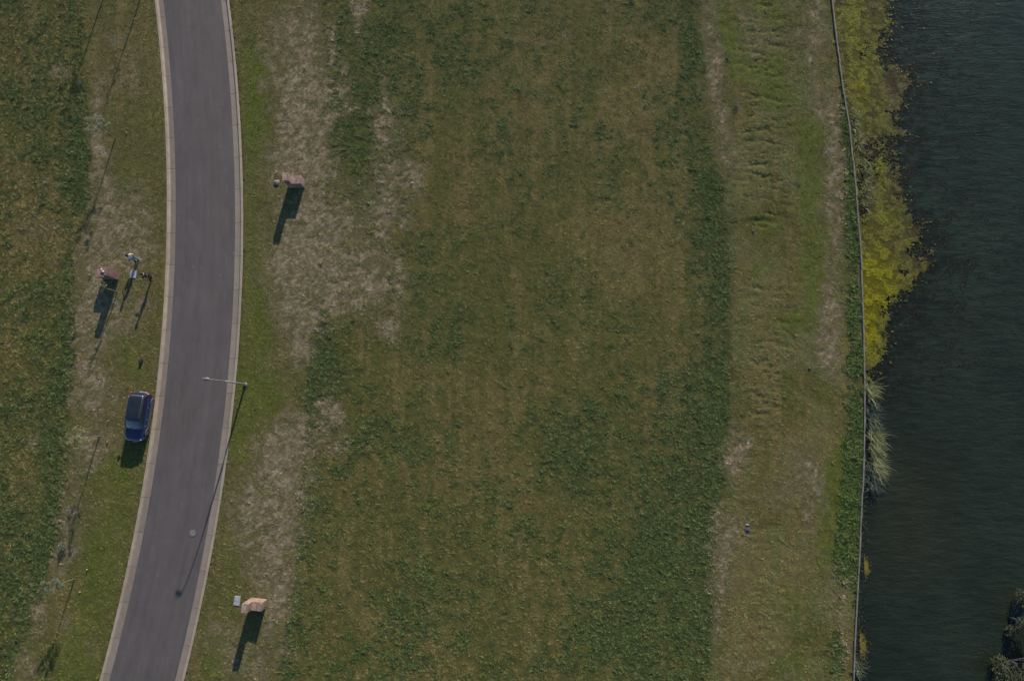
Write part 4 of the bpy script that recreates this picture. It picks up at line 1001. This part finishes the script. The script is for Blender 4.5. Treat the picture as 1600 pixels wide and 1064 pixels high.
def person(px, py, rz, pose, top, legs, label, hatc=None, z=.07):
    root = empty('person', P(px, py, z), rz); p = pose
    # joints (x right, y forward, z up)
    J = dict(pel=(0, 0, .95), spi=(p['lean']*.25*0, p['fw']*.3, 1.15), che=(0, p['fw']*.7, 1.36), nec=(0, p['fw'], 1.50), hb=(0, p['fw']+.02, 1.57), hd=(0, p['fw']+.035, 1.66), ht=(0, p['fw']+.03, 1.74))
    V_ = []; E = []; Rr = []; ix = {}
    def add(nm, c, r_, par=None):
        ix[nm] = len(V_); V_.append(tuple(c)); Rr.append(r_)
        if par: E.append((ix[par], ix[nm]))
    add('pel', J['pel'], (.15, .11)); add('spi', J['spi'], (.13, .10), 'pel'); add('che', J['che'], (.16, .115), 'spi'); add('nec', J['nec'], .055, 'che'); add('hb', J['hb'], .065, 'nec'); add('hd', J['hd'], (.085, .10), 'hb'); add('ht', J['ht'], .065, 'hd')
    for s_, a_ in ((-1, 'L'), (1, 'R')):
        sh = (s_*.18, p['fw']*.95, 1.43); el = p['el'+a_]; wr = p['wr'+a_]; ft = p['ft'+a_]
        add('sh'+a_, sh, .06, 'che'); add('el'+a_, el, .043, 'sh'+a_); add('wr'+a_, wr, .028, 'el'+a_)
        d = (Vector(wr)-Vector(el)).normalized(); hc = Vector(wr)+d*.07; add('pa'+a_, hc, (.040, .018), 'wr'+a_)
        hp = (s_*.095, 0, .90); kn = p['kn'+a_]; add('hp'+a_, hp, .092, 'pel'); add('kn'+a_, kn, .058, 'hp'+a_); add('an'+a_, ft, .038, 'kn'+a_)
        add('he'+a_, (ft[0], ft[1]+.03, .045), .04, 'an'+a_); add('to'+a_, (ft[0]+s_*.02, ft[1]+.18, .03), .034, 'he'+a_)
        side = d.orthogonal().normalized(); up = d.cross(side)
        for k in range(4):
            o0 = hc+side*((k-1.5)*.019)+d*.02; L_ = (.060, .070, .066, .052)[k]
            q1 = o0+d*L_*.6+up*.006; q2 = q1+d*L_*.5+up*.02
            add('f%d%s' % (k, a_), q1, .0085, 'pa'+a_); add('g%d%s' % (k, a_), q2, .007, 'f%d%s' % (k, a_))
        add('th'+a_, Vector(wr)+d*.05+side*.045+up*.01, .009, 'pa'+a_); 
    me = skin(V_, E, Rr, 1); body = link('body', me, M['skin'], root)
    # clothes as their own skins, a little larger
    def cloth(name, keys, edges, grow, mat):
        vs = [V_[ix[k]] for k in keys]; rr_ = []
        for k in keys:
            r_ = Rr[ix[k]]; g_ = grow.get(k, 1.18); rr_.append(tuple(a*g_ for a in r_) if hasattr(r_, '__len__') else r_*g_)
        link(name, skin(vs, [(keys.index(a), keys.index(b_)) for a, b_ in edges], rr_, 1), mat, root)
    cloth('shirt', ['pel', 'spi', 'che', 'shL', 'elL', 'shR', 'elR'], [('pel', 'spi'), ('spi', 'che'), ('che', 'shL'), ('shL', 'elL'), ('che', 'shR'), ('shR', 'elR')], {'elL': 1.3, 'elR': 1.3}, top)
    cloth('trousers', ['pel', 'hpL', 'knL', 'anL', 'hpR', 'knR', 'anR'], [('pel', 'hpL'), ('hpL', 'knL'), ('knL', 'anL'), ('pel', 'hpR'), ('hpR', 'knR'), ('knR', 'anR')], {'pel': 1.08, 'anL': 1.6, 'anR': 1.6, 'knL': 1.25, 'knR': 1.25}, legs)
    for a_ in 'LR':
        ft = p['ft'+a_]; mb = MB().rock((ft[0], ft[1]+.08, .05), (.055, .145, .052), 3, 2); mb.build('shoe', M['shoe'], root, True)
    hd = Vector(J['hd'])
    mb = MB().rock(hd+Vector((0, -.03, .035)), (.112, .118, .118), 6, 2); mb.build('hair', hatc or M['hair'], root, True)
    # face
    for s_ in (-1, 1): MB().rock(hd+Vector((s_*.034, .098, .005)), (.012, .01, .01), 1, 1).build('eye', M['black'], root)
    MB().rock(hd+Vector((0, .108, -.025)), (.014, .02, .024), 1, 1).build('nose', M['skin'], root, True)
    MB().rock(hd+Vector((0, .096, -.062)), (.026, .010, .008), 1, 1).build('mouth', M['red'], root, True)
    for s_ in (-1, 1): MB().rock(hd+Vector((s_*.098, 0, -.01)), (.014, .024, .034), 1, 1).build('ear', M['skin'], root, True)
    tag(root, label, 'person'); return root
pose1 = dict(lean=0, fw=.10, elL=(-.30, .10, 1.18), wrL=(-.27, .33, 1.12), elR=(.30, -.02, 1.17), wrR=(.30, .14, .98), knL=(-.095, .07, .50), knR=(.10, .0, .50), ftL=(-.10, .07, .09), ftR=(.11, -.07, .09))
pose2 = dict(lean=0, fw=.06, elL=(-.29, .10, 1.16), wrL=(-.12, .25, 1.28), elR=(.29, .10, 1.16), wrR=(.12, .25, 1.28), knL=(-.10, .04, .50), knR=(.10, .03, .50), ftL=(-.13, .0, .09), ftR=(.13, .02, .09))
p1 = person(215.5, 407, R(60), pose1, M['cream'], M['teal'], 'person in a cream top and teal trousers on the grass north of the white slab')
p2 = person(238, 435, R(75), pose2, M['black'], M['black'], 'person in black clothes holding a dark camera, standing near the west gutter')
# lilac bag carried by the first person
bgp = p1.matrix_world
mb = MB().box(-.17, .17, -.06, .06, -.20, .14, .04)
mb.tube([(-.12, 0, .12), (-.08, 0, .30), (.08, 0, .30), (.12, 0, .12)], .012, 5)
q = P(215.5, 407, .07)+Matrix.Rotation(R(60), 3, 'Z') @ Vector((-.24, .22, .84))
o = mb.build('shoulder_bag', M['lilac'], None, False, q); o.rotation_euler = (0, 0, R(60)); tag(o, 'lilac bag held by the person in the cream top', 'bag')
q = P(238, 435, .07)+Matrix.Rotation(R(75), 3, 'Z') @ Vector((0, .34, 1.30))
cmo = empty('camera_device', q, R(75)); tag(cmo, 'dark camera with pale top held in front by the person in black', 'camera')
MB().box(-.10, .10, -.05, .05, -.055, .055, .012).build('casing', M['black'], cmo)
mb = MB(); mb.tube([(0, .04, 0), (0, .15, 0)], [.045, .05], 16); mb.build('lens', M['rubber'], cmo, True)
MB().box(-.05, .05, -.03, .03, .056, .075, .006).build('top_plate', M['greycloth'], cmo)

# ------------------------------------------------------------------ saplings
def sapling(px, py, H, spread, leafn, mat, label, lean=(0, 0), seed=1, z=.07, leafs=.13):
    t_ = empty('sapling_tree', P(px, py, z)); rr = random.Random(seed); mb = MB()
    pts = []; k = 0
    for k in range(7):
        u = k/6; pts.append(Vector((lean[0]*u*u+rr.uniform(-.04, .04)*(k > 0), lean[1]*u*u+rr.uniform(-.04, .04)*(k > 0), H*.72*u)))
    rad = [.05*(1-.55*k/6)*(H/4.2)**.5 for k in range(7)]
    mb.tube(pts, rad, 8); mb.build('trunk', M['bark'], t_, True)
    br = MB(); lf = MB(); nb = 9
    for b_ in range(nb):
        a = b_*2.4+rr.uniform(-.4, .4); u = rr.uniform(.62, 1); i = min(5, int(u*6)); s = pts[i].lerp(pts[i+1], u*6-i if u < 1 else 1)
        L_ = spread*rr.uniform(.6, 1.1); e = rr.uniform(.5, 1.2)
        m_ = s+Vector((math.cos(a)*math.cos(e), math.sin(a)*math.cos(e), math.sin(e)))*L_*.6
        e_ = m_+Vector((math.cos(a+.3)*math.cos(e*.8), math.sin(a+.3)*math.cos(e*.8), math.sin(e*.8)))*L_*.6
        br.tube([s, m_, e_], [.02, .013, .006], 5)
        tw = []
        for q in range(3):
            aa = a+rr.uniform(-1.2, 1.2); st_ = s.lerp(e_, rr.uniform(.4, .9)); en = st_+Vector((math.cos(aa), math.sin(aa), rr.uniform(.1, .8)))*L_*.35
            br.tube([st_, en], [.009, .004], 4); tw.append((st_, en))
        tw.append((m_, e_))
        for q in range(leafn//nb):
            a0, b0 = tw[rr.randrange(len(tw))]; pt = a0.lerp(b0, rr.uniform(.2, 1.05))+Vector((rr.gauss(0, .07), rr.gauss(0, .07), rr.gauss(0, .07))); an = rr.uniform(0, 6.28)
            lf.blade(pt, (math.cos(an), math.sin(an), rr.uniform(-.4, .6)), leafs*rr.uniform(.6, 1.3), leafs*.42, .3, 2)
    br.build('branches', M['bark'], t_, True)
    if leafn: lf.build('crown', M[mat], t_)
    tag(t_, label, 'tree', 'young trees along the west verge'); return t_
sapling(181, 217, 4.5, .95, 620, 'leaf_sap2', 'young tree on the west verge near the top of the photo, above the people', seed=2)
sapling(183.5, 457, 3.6, .55, 60, 'leaf_sap', 'nearly bare young tree just below the red brick pillar', lean=(-.3, .2), seed=5)
sapling(156, 682, 4.4, .85, 520, 'leaf_sap', 'young tree with sparse pale leaves left of the parked car', seed=8)
sapling(116.5, 904, 3.6, .85, 760, 'leaf_sap2', 'bushy grey green young tree at the lower left of the photo', seed=11)
sapling(166, -14, 6.4, 1.0, 500, 'leaf_sap2', 'taller young tree just past the top edge whose shadow falls at the left', seed=14)
sapling(222, -8, 5.4, .5, 120, 'leaf_sap', 'thin bare young tree just past the top edge nearest the road', seed=17)
def small_shrub(px, py, r, n, label, mat='leaf_sap2', seed=1):
    t_ = empty('small_shrub', P(px, py, .08)); rr = random.Random(seed); mb = MB()
    for k in range(6):
        a = k*1.05; mb.tube([(0, 0, 0), (math.cos(a)*r*.6, math.sin(a)*r*.6, r*.9)], [.015, .006], 4)
    mb.build('stem', M['bark'], t_); mb = MB(); leafcloud(mb, (0, 0, r*.8), (r, r, r*.7), n, .12, rr); mb.build('foliage', M[mat], t_); tag(t_, label, 'shrub'); return t_
small_shrub(128, 131, .32, 110, 'small dark shrub in the west field crossed by a thin tree shadow', 'leaf_dark', 3)
small_shrub(97, 137, .22, 70, 'tiny dark bush left of the small dark shrub in the west field', 'leaf_dark', 5)
small_shrub(100, 852, .40, 170, 'grey green shrub just above the lowest young tree', 'leaf_sap2', 7)
small_shrub(1135, 92, .28, 80, 'dark little weed bush on the lake bank near the top', 'leaf_dark', 9)
small_shrub(1150, 167, .28, 90, 'dark weed bush on the lake bank below the top one', 'leaf_dark', 12)

# stakes
def stake(px, py, h, label):
    o_ = empty('wooden_stake', P(px, py, .05)); MB().box(-.03, .03, -.03, .03, -.1, h, .004).build('post', M['palewood'], o_)
    MB().box(-.036, .036, -.036, .036, h-.12, h-.04).build('painted_band', M['cream'], o_); tag(o_, label, 'stake', 'short wooden stakes')
stake(142.5, 430, .38, 'short pale stake in the soil just left of the red brick pillar')
stake(170.5, 657, .24, 'short stake up and right of the sparse young tree beside the parked car')
stake(169, 690, .24, 'short stake down and right of the sparse young tree beside the parked car')
stake(137.5, 889, .24, 'short stake up and right of the lowest young tree')
stake(126.5, 924, .24, 'short stake down and right of the lowest young tree')
stake(198.8, 208, .26, 'short stake right of the topmost young tree in view')

# slabs, stones, bag
def slab(px, py, sx, sy, rz, label):
    mb = MB().box(-sx/2, sx/2, -sy/2, sy/2, 0, .10, .012); o = mb.build('concrete_slab', M['white'], None, False, P(px, py, .05)); o.rotation_euler = (R(1.5), R(-1), rz)
    for i_ in range(2): MB().tube([(-.12+.24*i_, 0, .10), (-.12+.24*i_, 0, .125)], [.03, .028], 10).build('lifting_knob', M['conc'], o)
    tag(o, label, 'slab')
slab(209, 429, .52, .66, R(-3), 'white concrete slab on the grass crossed by the shadow of the person in teal trousers')
slab(371, 938, .50, .76, R(-7), 'white concrete slab on the grass left of the lowest brick pillar')
def rockobj(px, py, r, mat, label, seed=1):
    o = MB().rock((0, 0, r[2]*.3), r, seed, 2).build('rock', M[mat], None, True, P(px, py, .08)); tag(o, label, 'rock'); return o
rockobj(432.5, 286, (.24, .24, .16), 'stone', 'pale rounded rock left of the upper right brick pillar', 2)
rockobj(1167, 827, (.30, .22, .10), 'darkstone', 'dark rock alone on the lake bank in the lower right', 3)
rockobj(1167, 820, (.24, .12, .10), 'stone', 'pale flat rock touching the dark rock on the lake bank', 4)
rockobj(178, 473, (.10, .10, .07), 'stone', 'small pale stone beside the brick pillar shadow, under the nearly bare young tree', 5)
rockobj(992, 138, (.10, .09, .05), 'stone', 'single small pale stone in the upper middle of the field', 6)
rockobj(883, 58, (.11, .10, .05), 'stone', 'small brownish stone near the top of the field', 7)
rockobj(1176, 363, (.14, .20, .14), 'darkstone', 'small dark stone on the ridged bank in the upper right', 8)
rockobj(1265, 576, (.15, .12, .10), 'darkstone', 'small dark stone on the bank left of the weed mat tip', 9)
bagp = P(221.5, 565, .08); bo = empty('black_bag', bagp, R(-12)); tag(bo, 'small black bag lying on the grass above the parked car', 'bag')
MB().box(-.13, .13, -.26, .26, 0, .22, .07).build('pouch', M['black'], bo, True)
mb = MB(); mb.tube([(-.07, -.2, .2), (-.09, -.05, .30), (-.09, .1, .30), (-.07, .22, .18)], .015, 5); mb.build('strap', M['black'], bo, True)
